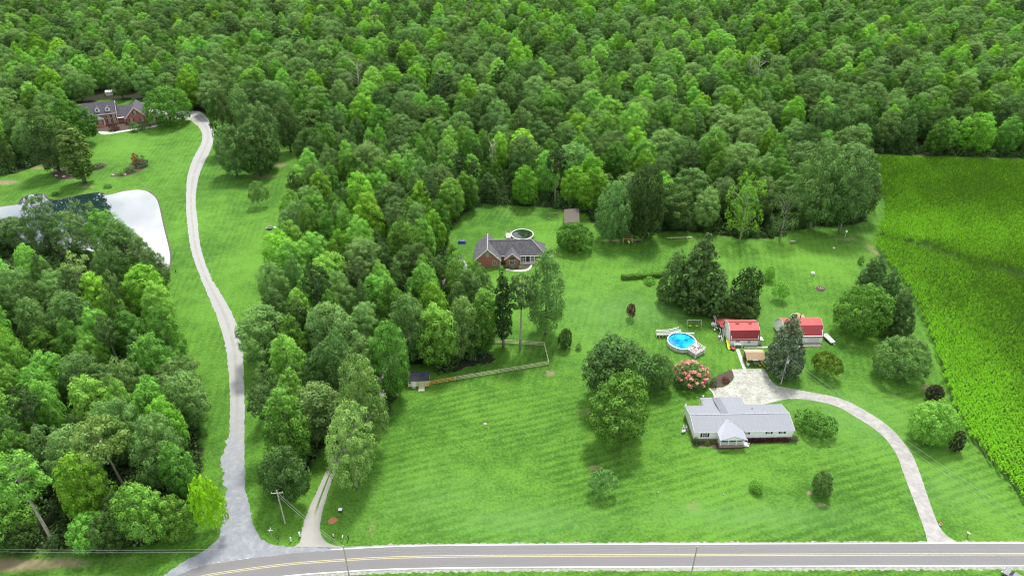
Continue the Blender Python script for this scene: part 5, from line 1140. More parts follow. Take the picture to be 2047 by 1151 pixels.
def old_door(t): MB().beam((0, -1.3, .1), (0, 1.5, 2.0), .9, .06).build('panel', M_grey_wood, t); MB().beam((0, 1.0, 0), (0, 1.35, 1.95), .1).build('prop', M_grey_wood, t)
small_item('leaning_panel', "weathered plywood panel propped up left of the barn's lean-to", 'panel', 1431, 646, old_door, .35)
def mower(t):
    MB().box(-.35, .35, -.8, .3, .25, .6).build('hood', mat('mower_red', (.45, .04, .03), .4), t); MB().box(-.25, .25, .35, .75, .45, .85).build('seat', M_dark, t); MB().box(-.55, .55, -.35, .35, .12, .24).build('deck', M_dark, t)
    for x in (-.42, .42):
        for y, r_ in ((-.65, .2), (.6, .3)): MB().tube([(x-.07, y, r_), (x+.07, y, r_)], r_, 10).build('wheel', M_dark, t)
small_item('riding_mower', "small riding mower parked in front of the barn's left window", 'mower', 1463, 698, mower, .6)

# ---- red roofed garage
def garage():
    t = thing('red_roofed_garage', "white gambrel garage with bright red roof, half hidden behind the magnolia", 'garage', (78.9, 161.6, 0), R(1.5))
    gambrel(t, 0, 10.9, 0, 8.6, 2.5, 4.75, 5.7, 2.3, M_redx, M_red_toplit)
    MB().box(6.9, 9.9, -.06, .02, .25, 2.2).build('garage_door', siding('garage_door_white', (.72, .70, .68), .45), t)
    MB().slab([(4.8, -1.6, .12), (10.4, -1.6, .12), (10.4, 0, .35), (4.8, 0, .35)], .12).build('ramp', M_grey_wood, t)
    for k in range(5): MB().box(7.2+k*.5, 7.45+k*.5, -.08, .0, 2.22, 2.32).build('door_lamp', M_orangep, t)
    MB().tube([(5.4, 5.0, 5.3), (5.4, 5.0, 7.2)], .12, 8).build('flue', M_dark, t)
garage()
def gazebo(t):
    n = 8; R_ = 2.15; v = [(R_*math.cos(2*math.pi*k/n+.39), R_*math.sin(2*math.pi*k/n+.39), 2.5) for k in range(n)]
    m = MB(); m.add(v+[(0, 0, 3.7)], [(k, (k+1) % n, n) for k in range(n)]+[tuple(range(n))[::-1]]); m.build('roof', M_tan, t)
    for k in range(n): MB().box(v[k][0]*.9-.06, v[k][0]*.9+.06, v[k][1]*.9-.06, v[k][1]*.9+.06, 0, 2.5).build('post', M_trim, t)
    MB().lathe([(0, .2), (R_*.95, .2), (R_*.95, 0)], 8).build('floor', M_grey_wood, t)
p = P(1596, 630, 3); t_g = thing('gazebo', "octagonal gazebo with tan shingle roof behind the red roofed garage", 'gazebo', (p[0], p[1], 0)); gazebo(t_g)
def boat_trailer(t):
    MB().box(-.7, .7, -2.2, 2.0, .6, 1.0).build('bed', M_wplast, t); MB().beam((0, -2.2, .6), (0, -3.2, .5), .1).build('tongue', M_steel, t)
    for x in (-.8, .8): MB().tube([(x-.09, 0, .32), (x+.09, 0, .32)], .32, 12).build('wheel', M_dark, t)
small_item('utility_trailer', "narrow white trailer parked along the right wall of the garage", 'trailer', 1655, 680, boat_trailer, .22)

# ---- open shelter with tan roof
def shelter():
    t = thing('open_shelter', "small open shelter with tan shingle roof at the head of the parking pad", 'shelter', (65.0, 151.6, 0), R(0))
    MB().slab([(-.2, -.3, 2.05), (5.0, -.3, 2.05), (5.0, 2.0, 3.05), (-.2, 2.0, 3.05)], .1).build('front_roof', mat('brown_shingle', (.26, .17, .11), .9, (.34, .24, .16), 4), t)
    MB().slab([(-.2, 2.0, 3.05), (5.0, 2.0, 3.05), (5.0, 3.6, 2.75), (-.2, 3.6, 2.75)], .1).build('rear_roof', M_tan, t)
    for x in (0, 4.8):
        for y in (0, 3.4): MB().box(x-.07, x+.07, y-.07, y+.07, 0, 2.6 if y else 2.05).build('post', M_wood, t)
    MB().box(.1, 4.7, 3.36, 3.44, 0, 2.5).build('back_wall', M_grey_wood, t); MB().box(1.4, 2.9, -.34, -.30, 1.85, 2.15).build('sign_board', M_trim, t)
shelter()
def bench_(t):
    MB().box(-.8, .8, -.3, .3, .42, .5).build('seat', M_grey_wood, t); MB().box(-.8, .8, .26, .32, .5, 1.0).build('backrest', M_grey_wood, t)
    for x in (-.7, .7): MB().box(x-.05, x+.05, -.28, .28, 0, .42).build('leg', M_dark, t)
small_item('bench', "dark bench under the tan roofed shelter", 'bench', 1512, 730, bench_)
def kayak(c):
    def f(t): MB().tube([(0, 0, .1), (.02, 0, .8), (.05, .05, 1.6), (.08, .1, 2.2)], [.12, .3, .28, .05], 10).build('hull', c, t); MB().box(-.35, .35, .2, .35, 0, .12).build('stand', M_grey_wood, t)
    return f
small_item('orange_kayak', "orange boat hull stood on end at the right post of the tan shelter", 'kayak', 1525, 731, kayak(M_orangep))
small_item('yellow_float', "small yellow float on the ground beside the orange hull at the shelter", 'float', 1519, 731.5, lambda t: MB().tube([(-.35, 0, .2), (-.2, 0, .2), (.2, 0, .2), (.35, 0, .2)], [.08, .2, .2, .08], 8).build('float_body', M_yellow, t))
small_item('storage_tub', "pale tub at the left post of the tan shelter", 'tub', 1495, 730, lambda t: MB().lathe([(0, .02), (.3, .02), (.38, .5), (.42, .52), (.36, .5), (.28, .1), (0, .1)], 14).build('tub_body', M_trim, t))
def flag(t):
    MB().tube([(0, 0, 0), (.3, 0, 3.8)], .045, 6).build('staff', M_wood, t); MB().slab([(.2, 0, 3.4), (.8, .05, 2.9), (.75, .08, 2.3), (.2, .02, 2.2)], .03).build('banner', mat('flag_cloth', (.55, .45, .42), .8, (.30, .14, .14), 2), t)
small_item('flag_pole', "short leaning flag pole at the right corner of the tan shelter", 'flag pole', 1529, 731, flag)

# ---- blue pool with deck and ramp
M_pw = NT('pool_water'); M_pw.b.inputs['Roughness'].default_value = .03; M_pw.K(M_pw.mix(M_pw.ramp(M_pw.noise(.45, 5, .65), .35, .65), (.003, .13, .42), (.02, .46, .64)), M_pw.b.inputs['Base Color']); M_pw.b.inputs['IOR'].default_value = 1.6; M_pw.b.inputs['Specular IOR Level'].default_value = .7; M_pw.bump(M_pw.noise(3.5, 3), .25, .05)
def blue_pool(t):
    R_ = 4.05
    MB().lathe([(R_, 0), (R_, 1.3)], 44).build('pool_wall', mat('pool_panel', (.62, .60, .56), .5, (.50, .48, .45), 3), t)
    MB().lathe([(R_-.04, .3), (R_-.04, 1.3)], 44).build('liner', mat('blue_liner', (.01, .09, .34), .4, (.02, .13, .42)), t)
    MB().lathe([(R_+.12, 1.3), (R_+.12, 1.38), (R_-.12, 1.38), (R_-.12, 1.28), (R_+.12, 1.3)], 44).build('rim', M_trim, t)
    MB().lathe([(0, 1.02), (R_-.05, 1.02)], 44).build('water', M_pw.m, t)
    for k in range(14): a = k*2*math.pi/14+.1; MB().box(math.cos(a)*(R_+.06)-.08, math.cos(a)*(R_+.06)+.08, math.sin(a)*(R_+.06)-.08, math.sin(a)*(R_+.06)+.08, 0, 1.32).build('upright', M_trim, t)
p = P(1363, 681, 1.3); bx, by = p[0], p[1]
tp = thing('blue_pool', "round above ground swimming pool with bright blue water on the lawn", 'pool', (bx, by, 0)); blue_pool(tp)
def pdeck():
    c = P(1389.4, 716); a = math.atan2(P(1408, 706)[1]-c[1], P(1408, 706)[0]-c[0])
    t = thing('pool_deck', "raised square deck with white railing at the right of the blue pool", 'deck', (c[0], c[1], 0), a)
    Wd, Dd = 3.9, 3.9
    MB().box(0, Wd, 0, Dd, 1.12, 1.24).build('deck_floor', mat('deck_boards', (.20, .17, .17), .8, (.26, .22, .21), 3), t)
    s = MB(); s.box(0, Wd, 0, .05, .1, 1.1); s.box(0, .05, .05, Dd, .1, 1.1); s.box(Wd-.05, Wd, .05, Dd, .1, 1.1); s.build('skirt', mat('lattice', (.48, .47, .45), .7, (.34, .33, .31), 8), t)
    r = MB()
    for z in (1.3, 1.72, 2.14):
        r.box(.06, Wd-.06, 0, .06, z, z+.09); r.box(0, .06, .06, Dd*.8, z, z+.09); r.box(Wd-.06, Wd, .06, Dd, z, z+.09)
    r.build('railing', M_trim, t)
    for x, y in ((.03, .03), (Wd-.03, .03), (Wd/2, .03), (.03, Dd*.8), (.03, Dd*.4), (Wd-.03, Dd*.5), (Wd-.03, Dd-.03)): MB().box(x-.07, x+.07, y-.07, y+.07, 0, 2.32).build('post', M_trim, t)
    q = thing('round_cushion', "pink and white round cushion on the pool deck", 'cushion', t.matrix_basis @ Vector((2.0, 1.6, 1.24)) if False else (c[0]+math.cos(a)*2.0-math.sin(a)*1.5, c[1]+math.sin(a)*2.0+math.cos(a)*1.5, 1.25))
    MB().lathe([(0, .0), (.42, .0), (.5, .12), (.42, .24), (.2, .2), (0, .16)], 18).build('cushion_body', mat('pink_cushion', (.70, .22, .20), .6, (.78, .62, .6), 4), q)
    q = thing('white_lounge', "white low table along the right railing of the pool deck", 'table', (c[0]+math.cos(a)*2.9-math.sin(a)*2.5, c[1]+math.sin(a)*2.9+math.cos(a)*2.5, 1.25), a)
    MB().box(-.5, .5, -.9, .9, .35, .45).build('table_top', M_wplast, q)
    for x in (-.4, .4):
        for y in (-.8, .8): MB().box(x-.04, x+.04, y-.04, y+.04, 0, .35).build('leg', M_wplast, q)
pdeck()
def umb(t): MB().tube([(0, 0, 0), (.1, 0, 3.0)], .04, 6).build('pole', M_trim, t); MB().tube([(.05, 0, 1.5), (.07, 0, 1.8), (.09, 0, 2.6), (.1, 0, 3.0)], [.22, .18, .1, .03], 9).build('canopy', mat('peach_canopy', (.62, .30, .18), .8), t)
small_item('folded_umbrella', "folded peach umbrella at the right rim of the blue pool", 'umbrella', 1393, 692, umb)
def ramp_(t):
    a = Vector(P(1311, 672)); b = Vector(P(1337, 672)); c = Vector(P(1357, 668)); o = Vector(t.location); a -= o; b -= o; c -= o; a.z = b.z = c.z = 0
    def deck(p, q, z0, z1, nm):
        d = (q-p).normalized(); n = Vector((-d.y, d.x, 0))
        MB().slab([p-n*.7+Vector((0, 0, z0)), q-n*.7+Vector((0, 0, z1)), q+n*.7+Vector((0, 0, z1)), p+n*.7+Vector((0, 0, z0))], .1).build(nm, M_grey_wood, t)
        r = MB()
        for s in (-.7, .7):
            for zz in (.45, .9): r.beam(p+n*s+Vector((0, 0, z0+zz)), q+n*s+Vector((0, 0, z1+zz)), .09)
            L_ = (q-p).length
            for k in range(5): w_ = p+(q-p)*k/4+n*s; z = z0+(z1-z0)*k/4; r.box(w_.x-.05, w_.x+.05, w_.y-.05, w_.y+.05, 0, z+.95)
        r.build('railing', M_trim, t)
    deck(a, b, .85, 1.0, 'lower_deck'); deck(b, c, 1.0, 1.2, 'upper_deck')
p0 = P(1330, 672); tr_ = thing('pool_ramp', "long railed walkway ramp running left from behind the blue pool", 'ramp', (p0[0], p0[1], 0)); ramp_(tr_)
small_item('white_beam', "long white board standing behind the blue pool rim", 'board', 1366, 672, lambda t: MB().box(-2.2, 3.1, -.08, .08, .9, 1.25).box(-1.9, -1.8, -.05, .05, 0, .9).box(2.7, 2.8, -.05, .05, 0, .9).build('board', M_trim, t))

# ---- shed with pale doors
def pshed():
    o = P(816, 774); t = thing('cream_shed', "cream garden shed with black roof at the left end of the rail fence", 'shed', (o[0], o[1], 0), R(3))
    MB().box(0, 5.6, 0, 3.6, .15, 2.3).build('wall', M_cream, t); MB().prism_x([(0, 2.3), (3.6, 2.3), (1.8, 3.3)], .05, 5.55).build('gable_wall', M_cream, t)
    r = MB(); gable(r, 0, 5.6, 0, 3.6, 2.35, 3.5, .1, .2); r.build('roof', M_black, t)
    MB().box(1.0, 2.1, -.05, .02, .25, 2.15).build('white_door', M_trim, t); MB().box(.35, .75, -.05, .02, 1.3, 1.8).build('window', M_glass, t)
    d = MB().box(2.9, 4.3, -.05, .02, .2, 2.15).build('double_door', M_cream, t)
    b = MB(); 
    for z in (.2, 1.15, 2.08): b.box(2.9, 4.3, -.08, -.052, z, z+.07)
    for x in (2.9, 3.57, 4.23): b.box(x, x+.07, -.081, -.052, .27, 2.08)
    b.build('door_trim', mat('olive_trim', (.38, .36, .16), .8), d)
    for x in (2.7, 4.45): MB().box(x, x+.09, -.06, .02, .3, 2.2).build('corner_board', mat('olive_trim', (.38, .36, .16), .8), t)
    MB().box(4.9, 5.5, -.06, .02, .2, 1.3).build('new_board', M_orange, t)
    MB().slab([(2.8, -1.7, .06), (4.4, -1.7, .06), (4.4, 0, .26), (2.8, 0, .26)], .06).build('ramp', mat('ramp_wood', (.58, .55, .38), .8), t)
    MB().box(1.1, 2.0, -.5, -.05, 0, .15).build('step', mat('ramp_wood', (.58, .55, .38), .8), t)
pshed()
# ---- rail fence
def fence():
    pts = [P(860, 769), P(911, 760), P(1097, 729), P(1088, 691), P(973, 684.5)]
    t = thing('rail_fence', "three rail pine fence running from the cream shed around the shaded lawn", 'fence', pts[0]); o = Vector(pts[0]); m2 = mat('fence_pine', (.60, .58, .36), .8, (.46, .44, .27), 3)
    for a, b, mm, n in ((0, 1, M_orange, 3), (1, 2, m2, 11), (2, 3, m2, 4), (3, 4, m2, 7)):
        A, B = Vector(pts[a])-o, Vector(pts[b])-o; r = MB()
        for z in (.35, .80, 1.22): r.beam(A+Vector((0, 0, z)), B+Vector((0, 0, z)), .05, .15)
        r.build('rail', mm, t)
        for k in range(n): q = A+(B-A)*k/n; MB().box(q.x-.07, q.x+.07, q.y-.07, q.y+.07, 0, 1.38).build('post', mm, t)
    q = Vector(pts[4])-o; MB().box(q.x-.07, q.x+.07, q.y-.07, q.y+.07, 0, 1.38).build('post', m2, t)
    a = Vector(P(898, 762.5))-o; b = Vector(P(911, 760))-o; g_ = MB(); g_.beam(a+Vector((0, -.06, .4)), b+Vector((0, -.06, 1.2)), .06, .1); g_.beam(a+Vector((0, -.06, 1.2)), b+Vector((0, -.06, .4)), .06, .1); g_.build('gate_brace', M_orange, t)
fence()

# ---- hedge, swings, old barn and other yard things
def hedge():
    a, b = Vector(P(1242, 558)), Vector(P(1336, 552)); t = thing('clipped_hedge', "long clipped green hedge on the back lawn left of the evergreen clump", 'hedge', a); d = b-a; Ln = d.length; d.normalize(); n_ = Vector((-d.y, d.x, 0))
    m = 9000; s = rg.uniform(0, Ln, m); side = rg.integers(0, 3, m); wv = rg.uniform(-.65, .65, m); z = rg.uniform(.05, 1.35, m)
    z[side == 0] = 1.3+rg.normal(size=(side == 0).sum())*.08; wv[side == 1] = -.68+rg.normal(size=(side == 1).sum())*.06; wv[side == 2] = .68
    z = z*(1+.10*np.sin(s*1.9)+.08*np.sin(s*4.7)); wv = wv+.12*np.sin(s*2.3)
    p = np.c_[d.x*s+n_.x*wv, d.y*s+n_.y*wv, z]; nn = rg.normal(size=(m, 3))*.5; nn[side == 0, 2] += 1; nn[side == 1] -= np.array([n_.x, n_.y, 0]); nn[side == 2] += np.array([n_.x, n_.y, 0]); nn /= np.linalg.norm(nn, axis=1)[:, None]
    t1 = np.cross(nn, rg.normal(size=(m, 3))); t1 /= np.linalg.norm(t1, axis=1)[:, None]; t2 = np.cross(nn, t1); vs = np.stack([p-t1*.14, p-t2*.11, p+t1*.14, p+t2*.11], 1)
    link(bpy.data.objects.new('foliage', fast_mesh('hedge_foliage', vs.reshape(-1, 3), np.arange(m*4).reshape(-1, 4), MATS['poplar_leaves'], dict(tone=np.repeat(rg.uniform(.2, .8, m), 4)))), t)
hedge()
def swing(W_, H_, frame, seat, n=2):
    def f(t):
        m = MB().beam((-W_/2, 0, H_), (W_/2, 0, H_), .12)
        m.build('top_bar', frame, t)
        for x in (-W_/2, W_/2):
            l = MB(); l.beam((x, -1.0, 0), (x, 0, H_), .1); l.beam((x, 1.0, 0), (x, 0, H_), .1); l.build('leg', frame, t)
        for k in range(n):
            x = -W_/4+W_/2*k/(max(1, n-1)); c = MB()
            for dx in (-.25, .25): c.tube([(x+dx, 0, H_), (x+dx, 0, .55)], .02, 4)
            sw_ = c.build('swing_chain', M_steel, t); MB().box(x-.35, x+.35, -.22, .22, .45, .56).build('swing_seat', seat, sw_)
    return f
small_item('swing_set', "swing frame with yellow seats behind the blue pool", 'swing set', 1386, 654, swing(4.2, 2.6, mat('swing_grey', (.45, .44, .38), .6), M_yellow))
small_item('old_swing_frame', "gray swing frame at the wood edge beyond the brick ranch house", 'swing set', 1104, 438, swing(4.6, 2.5, M_grey_wood, M_grey_wood, 1), .1)
def playframe(t):
    m = MB(); 
    for x in (-1.6, 1.6):
        m.box(x-.08, x+.08, -.08, .08, 0, 1.9); m.box(x-.08, x+.08, 1.4, 1.56, 0, 1.9)
    m.box(-1.7, 1.7, -.06, .06, 1.8, 1.95); m.box(-1.7, 1.7, 1.42, 1.54, 1.8, 1.95); m.build('frame', mat('yellow_frame', (.58, .48, .24), .8), t)
    MB().slab([(-.2, -.1, 1.0), (.3, -.6, .3), (.7, -.5, .3), (.3, .1, 1.0)], .06).build('slide_board', M_yellow, t)
    MB().slab([(-1.9, .1, 2.5), (2.0, .1, 2.5), (1.9, 1.9, 2.7), (-1.9, 1.9, 2.7)], .08).build('canopy', mat('brown_canopy', (.17, .14, .05), .9), t)
    MB().box(2.0, 5.4, .5, 1.3, .8, .95).build('bridge_deck', M_grey_wood, t)
    for x in (2.3, 5.2): MB().box(x-.08, x+.08, .6, .76, 0, .8).build('bridge_leg', M_grey_wood, t)
small_item('play_frame', "yellow wooden play frame with brown canopy at the back wood edge", 'play frame', 1255, 486, playframe)
small_item('white_beam_fence', "long low white pipe rail lying at the back wood edge", 'rail', 1358, 477, lambda t: MB().beam((-4.6, -.2, .45), (4.6, .2, .5), .22).box(-3, -2.8, -.1, .1, 0, .4).box(2.8, 3, -.1, .1, 0, .4).build('pipe', mat('cream_pipe', (.60, .57, .42), .7), t))
def oldbarn(t):
    MB().box(-2.5, 2.5, -5.5, 5.5, 0, 2.5).build('wall', M_grey_wood, t); r = MB(); r.slab([(-2.9, -6, 2.5), (2.9, -6, 3.1), (2.9, 6, 3.1), (-2.9, 6, 2.5)], .1); r.build('roof', M_rust, t); MB().box(-1, 1, -5.58, -5.5, 0, 2.1).build('door', M_dark, t)
pb = P(1143, 431, 2.8); tb = thing('old_shed', "weathered shed with rusty tin roof tucked into the trees beyond the ranch house", 'shed', (pb[0], pb[1], 0), R(-4)); oldbarn(tb)
def camper(t):
    MB().prism_x([(-1.1, .5), (1.1, .5), (1.15, 2.4), (.8, 2.7), (-.8, 2.7), (-1.15, 2.4)], -3.4, 3.4).build('body', M_wplast, t); MB().box(-3.0, 3.0, -1.22, -1.12, 1.2, 1.4).build('stripe', M_dark, t); MB().box(-.5, .5, -1.24, -1.12, 1.5, 2.2).build('window', M_glass, t); MB().beam((3.4, 0, .5), (4.5, 0, .45), .12).build('hitch', M_steel, t)
    for x in (-.5, .4): 
        for y in (-1.1, 1.1): MB().tube([(x, y-.1, .36), (x, y+.1, .36)], .36, 12).build('wheel', M_dark, t)
small_item('camper_trailer', "white camper mostly hidden under trees behind the red roofed barn", 'camper', 1483, 600, camper, R(-24))
def birdbath(t): MB().lathe([(.3, 0), (.12, .15), (.1, .7), (.55, .82), (.6, .92), (.5, .9), (0, .84)], 16).build('basin', M_wplast, t); MB().lathe([(0, .02), (.45, .03), (.45, 0)], 12).build('foot', M_grey_wood, t)
small_item('birdbath', "white birdbath on the back lawn above the fire pit", 'birdbath', 1624, 549, birdbath)
def firepit(t):
    for k in range(9): a = k*.698; MB().box(math.cos(a)*.8-.2, math.cos(a)*.8+.2, math.sin(a)*.8-.16, math.sin(a)*.8+.16, 0, .3).build('stone', mat('pit_stone', (.25, .20, .17), .9), t)
    m = MB(); 
    for k in range(5): m.tube([(-.5+.2*k, -.4, .2), (.3-.1*k, .5, .4)], .08, 6)
    m.build('logs', bark, t)
small_item('fire_pit', "fire pit ring with charred logs on the back lawn", 'fire pit', 1640, 577, firepit)
small_item('white_stone', "small white marker lying on grass near the corner oak", 'marker', 1667, 496, lambda t: MB().lathe([(0, .3), (.3, .25), (.42, .08), (.4, 0)], 10).build('stone', M_wplast, t))
def birdhouse(t): MB().tube([(0, 0, 0), (0, 0, 2.4)], .07, 6).build('post', M_trim, t); MB().box(-.3, .3, -.3, .3, 2.1, 2.7).build('house_box', M_trim, t)
small_item('birdhouse', "white birdhouse post under the corner oak by the corn", 'birdhouse', 1689, 474, birdhouse)
def pallet(t): MB().beam((-.9, 0, .05), (-.3, 0, .85), .1).beam((.9, 0, .05), (.3, 0, .85), .1).box(-.9, .9, -.4, .4, .8, .9).beam((.9, .2, .8), (2.0, .8, 1.6), .07).build('bench_frame', M_grey_wood, t)
small_item('sawhorse', "pale wooden sawhorse at the wood edge left of the corner oak", 'sawhorse', 1584, 486, pallet)
small_item('blue_tarp', "blue tarp covered pile at the wood edge left of the brick ranch house", 'tarp', 923, 486, lambda t: MB().add([(-1.5, -.8, 0), (1.5, -.9, 0), (1.6, .8, 0), (-1.4, .9, 0), (-1.0, -.3, 1.1), (1.1, -.4, .9), (.9, .4, 1.2), (-.9, .4, .9)], [(0, 1, 5, 4), (1, 2, 6, 5), (2, 3, 7, 6), (3, 0, 4, 7), (4, 5, 6, 7)]).build('sheet', M_blue_tarp, t))
def trailer(t):
    MB().box(-1.4, .7, -.7, .7, .45, .6).build('bed', M_dark, t); b = MB(); b.box(-1.4, .7, -.76, -.7, .6, .8); b.box(-1.4, .7, .7, .76, .6, .8); b.box(-1.46, -1.4, -.7, .7, .6, .8); b.build('side_board', M_trim, t)
    for y in (-.85, .85): MB().tube([(-.3, y-.08, .3), (-.3, y+.08, .3)], .3, 10).build('wheel', M_dark, t)
    MB().tube([(1.3, 0, .3), (1.6, 0, .6), (2.0, 0, .6), (2.3, 0, .3)], [.2, .5, .5, .2], 10).build('white_drum', M_wplast, t)
small_item('small_trailer', "small dark trailer with white edges beside the strip lawn at centre woods", 'trailer', 541, 458, trailer)
small_item('short_post', "short dark post on grass between pond corner and gravel drive", 'post', 352, 545, lambda t: MB().box(-.09, .09, -.09, .09, 0, 1.1).box(-.2, .2, -.05, .05, .75, .95).build('post_body', M_dark, t))
def stones(nm, pts, lab, mt=None):
    for i, (u, v, ll) in enumerate(pts):
        small_item(nm, ll, lab, u, v, lambda t: MB().lathe([(0, .55), (.35, .5), (.55, .22), (.5, 0)], 9, sx=1.2).build('rock', mt or mat('pale_rock', (.50, .48, .42), .9), t))
stones('rock', [(113,352,"pale rock at the left end of the oval flower bed"),(128,354,"pale rock at the middle front of the oval flower bed"),(142,350,"pale rock at the right end of the oval flower bed"),(84,323,"pale rock in the upper left flower bed near the woods"),(226,351,"pale rock at the lower tail of the crescent flower bed"),(250,350,"pale rock at the middle of the crescent flower bed")], 'rock')

# ---- roadside
def pole(name, label, u, v, H, arm=True, lean=(0, 0), trans=False, top=None, rz=0.0):
    if top: p = P(top[0], top[1], H); p = (p[0], p[1], 0)
    else: p = P(u, v)
    t = thing(name, label, 'utility pole', p, rz); MB().tube([(0, 0, -.1), (lean[0], lean[1], H)], [.17, .11], 10).build('pole', M_pole, t)
    if arm:
        MB().box(lean[0]-1.2, lean[0]+1.2, lean[1]-.16, lean[1]-.05, H-.75, H-.6).build('crossarm', M_pole, t)
        for x in (-1.1, 0, 1.1): MB().lathe([(.05, H-.6), (.09, H-.5), (.05, H-.35), (0, H-.33)], 8, (lean[0]+x, lean[1]-.1)).build('insulator', M_wplast, t)
    if trans:
        MB().tube([(.32, 0, H-2.3), (.32, 0, H-1.3)], .27, 12).build('transformer', mat('transformer_grey', (.62, .62, .60), .5), t); MB().beam((0, 0, H-1.6), (.3, 0, H-1.6), .1).build('bracket', M_steel, t)
    return Vector(p)+Vector((lean[0], lean[1], H))
A_ = pole('utility_pole', "wooden utility pole with crossarm between the two gravel drives", 570, 1045, 10.0, rz=.1)
B_ = pole('utility_pole', "utility pole leaning across the road at the two track drive, left of center", 0, 0, 10, False, (0, 0), top=(686, 1090))
C_ = pole('utility_pole', "plain utility pole crossing the road in front of the front lawn", 0, 0, 10, False, (0, 0), top=(1394, 1091))
D_ = pole('utility_pole', "transformer pole with gray can at the top of the curved concrete drive", 1561, 767, 9.4, False, (0, 0), True)
M_wire = mat('wire', (.35, .35, .34), .5)
def wire(a, b, label, sag=.8, n=14, r_=.022, dz=(0, 0)):
    a = Vector(a)+Vector((0, 0, dz[0])); b = Vector(b)+Vector((0, 0, dz[1]))
    t = thing('overhead_wire', label, 'wire', a)
    MB().tube([(a.lerp(b, i/n)-a)-Vector((0, 0, sag*4*(i/n)*(1-i/n))) for i in range(n+1)], r_, 4, False).build('cable', M_wire, t)
wire(A_, B_, "upper wire from the crossarm pole down to the two track drive pole", dz=(-.4, -.1)); wire(A_, B_, "lower wire from the crossarm pole down to the two track drive pole", dz=(-1.4, -.7), sag=1.0)
wire(B_, C_, "upper wire over the road between the two roadside poles", dz=(-.1, -.1), sag=1.2); wire(B_, C_, "lower wire over the road between the two roadside poles", dz=(-.9, -.9), sag=1.4)
E_ = Vector(P(2230, 1090, 10)); F_ = Vector(P(-160, 1095, 10)); Hh = Vector(P(2190, 1140, 9))
wire(C_, E_, "wire over the road running right from the front lawn pole", dz=(-.2, 0), sag=1.2); wire(B_, F_, "upper wire running left past the lower woods", dz=(-.1, .3), sag=1); wire(B_, F_, "lower wire running left past the lower woods", dz=(-.8, -.5), sag=1)
wire(D_, Hh, "upper service wire from the transformer pole over the right lawn", dz=(-.2, 1.0), sag=.9); wire(D_, Hh, "lower service wire from the transformer pole over the right lawn", dz=(-1.2, -.6), sag=1.1)
def mailbox(c, body=M_dark):
    def f(t): MB().box(-.05, .05, -.05, .05, 0, 1.0).build('post', c, t); m = MB(); m.prism_y([(-.13, 1.0), (.13, 1.0), (.13, 1.18), (.08, 1.27), (-.08, 1.27), (-.13, 1.18)], -.3, .3); m.build('mailbox_body', body, t)
    return f
small_item('street_sign', "white crossed street name signs on a thin post beside the left drive", 'sign', 545, 1076, lambda t: (MB().tube([(0, 0, 0), (0, 0, 2.7)], .035, 6).build('post', M_steel, t), MB().box(-.5, .5, -.02, .02, 2.5, 2.72).build('name_blade', M_wplast, t), MB().box(-.02, .02, -.45, .45, 2.74, 2.95).build('cross_blade', M_wplast, t)))
small_item('mailbox', "dark mailbox on the verge between the left drive and two track drive", 'mailbox', 558, 1081, mailbox(M_dark))
def marker(h, r_=.14, c=None):
    def f(t): MB().lathe([(r_*.9, 0), (r_, h*.6), (r_*.9, h-.1), (0, h)], 10).build('tube', c or M_wplast, t); MB().lathe([(r_+.04, 0), (r_+.05, .12), (0, .13)], 10).build('foot', M_dark, t)
    return f
small_item('white_marker', "tall white marker post left of the two track drive entrance", 'marker post', 582.5, 1082, marker(1.5))
small_item('white_marker', "thick white marker post right at the edge of the two track drive", 'marker post', 600, 1072, marker(1.5, .19))
small_item('white_marker', "short white marker post on grass right of the two track drive", 'marker post', 667, 1072, marker(.95, .13))
small_item('mailbox', "gray mailbox beside the black one, near the road right of the two track drive", 'mailbox', 686, 1079, mailbox(M_grey_wood, M_steel))
small_item('mailbox', "black mailbox beside the gray one, near the road right of the two track drive", 'mailbox', 697, 1078, mailbox(M_dark))
small_item('utility_box', "small white topped utility box on grass right of the two track drive", 'utility box', 681, 1022, lambda t: (MB().box(-.34, .34, -.3, .3, 0, .7).build('casing', M_dark, t), MB().box(-.4, .4, -.36, .36, .7, .78).build('lid', M_wplast, t)))
small_item('mailbox', "dark mailbox with white bag beside the curved drive's entrance", 'mailbox', 1933, 1072, mailbox(M_dark, M_wplast), .4)
small_item('flower_pot', "white planter with red flowers at the curved drive's edge near the road", 'planter', 1879, 1049, lambda t: (MB().lathe([(.2, 0), (.32, .5), (.28, .52), (0, .45)], 12).build('pot', M_wplast, t), MB().lathe([(0, .9), (.25, .8), (.3, .6), (.1, .5)], 10).build('flowers', mat('red_flowers', (.45, .05, .04), .8, (.1, .2, .03), 9), t)))
small_item('yellow_marker', "yellow marker flag on the grass below the road", 'marker', 1703, 1149, lambda t: (MB().tube([(0, 0, 0), (0, 0, 1.2)], .04, 6).build('post', M_yellow, t), MB().box(-.14, .14, -.02, .02, .75, 1.2).build('plate', M_yellow, t)))
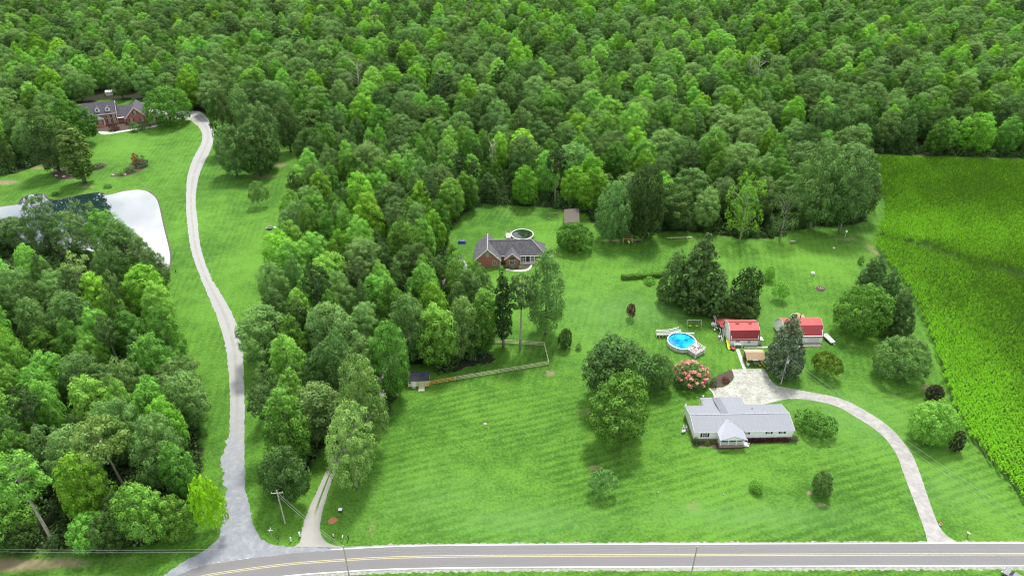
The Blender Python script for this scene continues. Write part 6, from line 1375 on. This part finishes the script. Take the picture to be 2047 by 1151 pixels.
small_item('lawn_marker', "left of two small white markers in the middle of the front lawn", 'marker', 1316, 985, marker(.35, .12)); small_item('lawn_marker', "right of two small white markers in the middle of the front lawn", 'marker', 1446, 988, marker(.35, .12))
small_item('stump', "pale tree stump on the front lawn left of the two big trees", 'stump', 970, 848, lambda t: MB().lathe([(.5, 0), (.42, .2), (.38, .28), (0, .3)], 12).build('stump_wood', pale_bark, t))
def car(t):
    body = mat('silver_paint', (.20, .205, .215), .28, (.24, .245, .25), 1, metal=.6)
    pr = [(-2.2, .32), (2.15, .32), (2.22, .7), (1.9, .86), (1.0, .98), (.45, 1.42), (-1.0, 1.45), (-1.7, 1.02), (-2.15, .95), (-2.25, .6)]
    m = MB(); n = len(pr); ys = [-.88, -.80, .80, .88]; 
    v = []
    for k, y in enumerate(ys):
        f_ = 1 if k in (1, 2) else .93
        for x, z in pr: v.append((x*(.99 if k in (0, 3) else 1), y*(.82 if z > 1.1 else 1), .32+(z-.32)*f_))
    fs = [(k*n+i, k*n+(i+1) % n, (k+1)*n+(i+1) % n, (k+1)*n+i) for k in range(3) for i in range(n)]+[tuple(range(n))[::-1], tuple(range(3*n, 4*n))]
    m.add(v, fs); m.build('body', body, t, False)
    MB().slab([(.55, -.6, 1.40), (1.02, -.72, 1.02), (1.02, .72, 1.02), (.55, .6, 1.40)], .03).build('windscreen', M_glass, t); MB().slab([(-1.1, -.6, 1.44), (-1.1, .6, 1.44), (-1.66, .7, 1.07), (-1.66, -.7, 1.07)], .03).build('rear_window', M_glass, t)
    for y in (-.80, .80): MB().box(-1.0, .5, y-.03, y+.03, 1.02, 1.30).build('side_window', M_glass, t)
    for x in (-1.4, 1.4):
        for y in (-.82, .82): w_ = MB().tube([(x, y-.1, .32), (x, y+.1, .32)], .32, 14).build('wheel', M_dark, t); MB().tube([(x, y-.115, .32), (x, y+.115, .32)], .18, 10).build('rim', M_steel, w_)
    for y in (-.6, .6): MB().box(2.1, 2.24, y-.18, y+.18, .62, .76).build('headlight', M_wplast, t)
small_item('silver_car', "silver car on the grass verge, cut off by the bottom right corner", 'car', 2027, 1158, car, R(128))
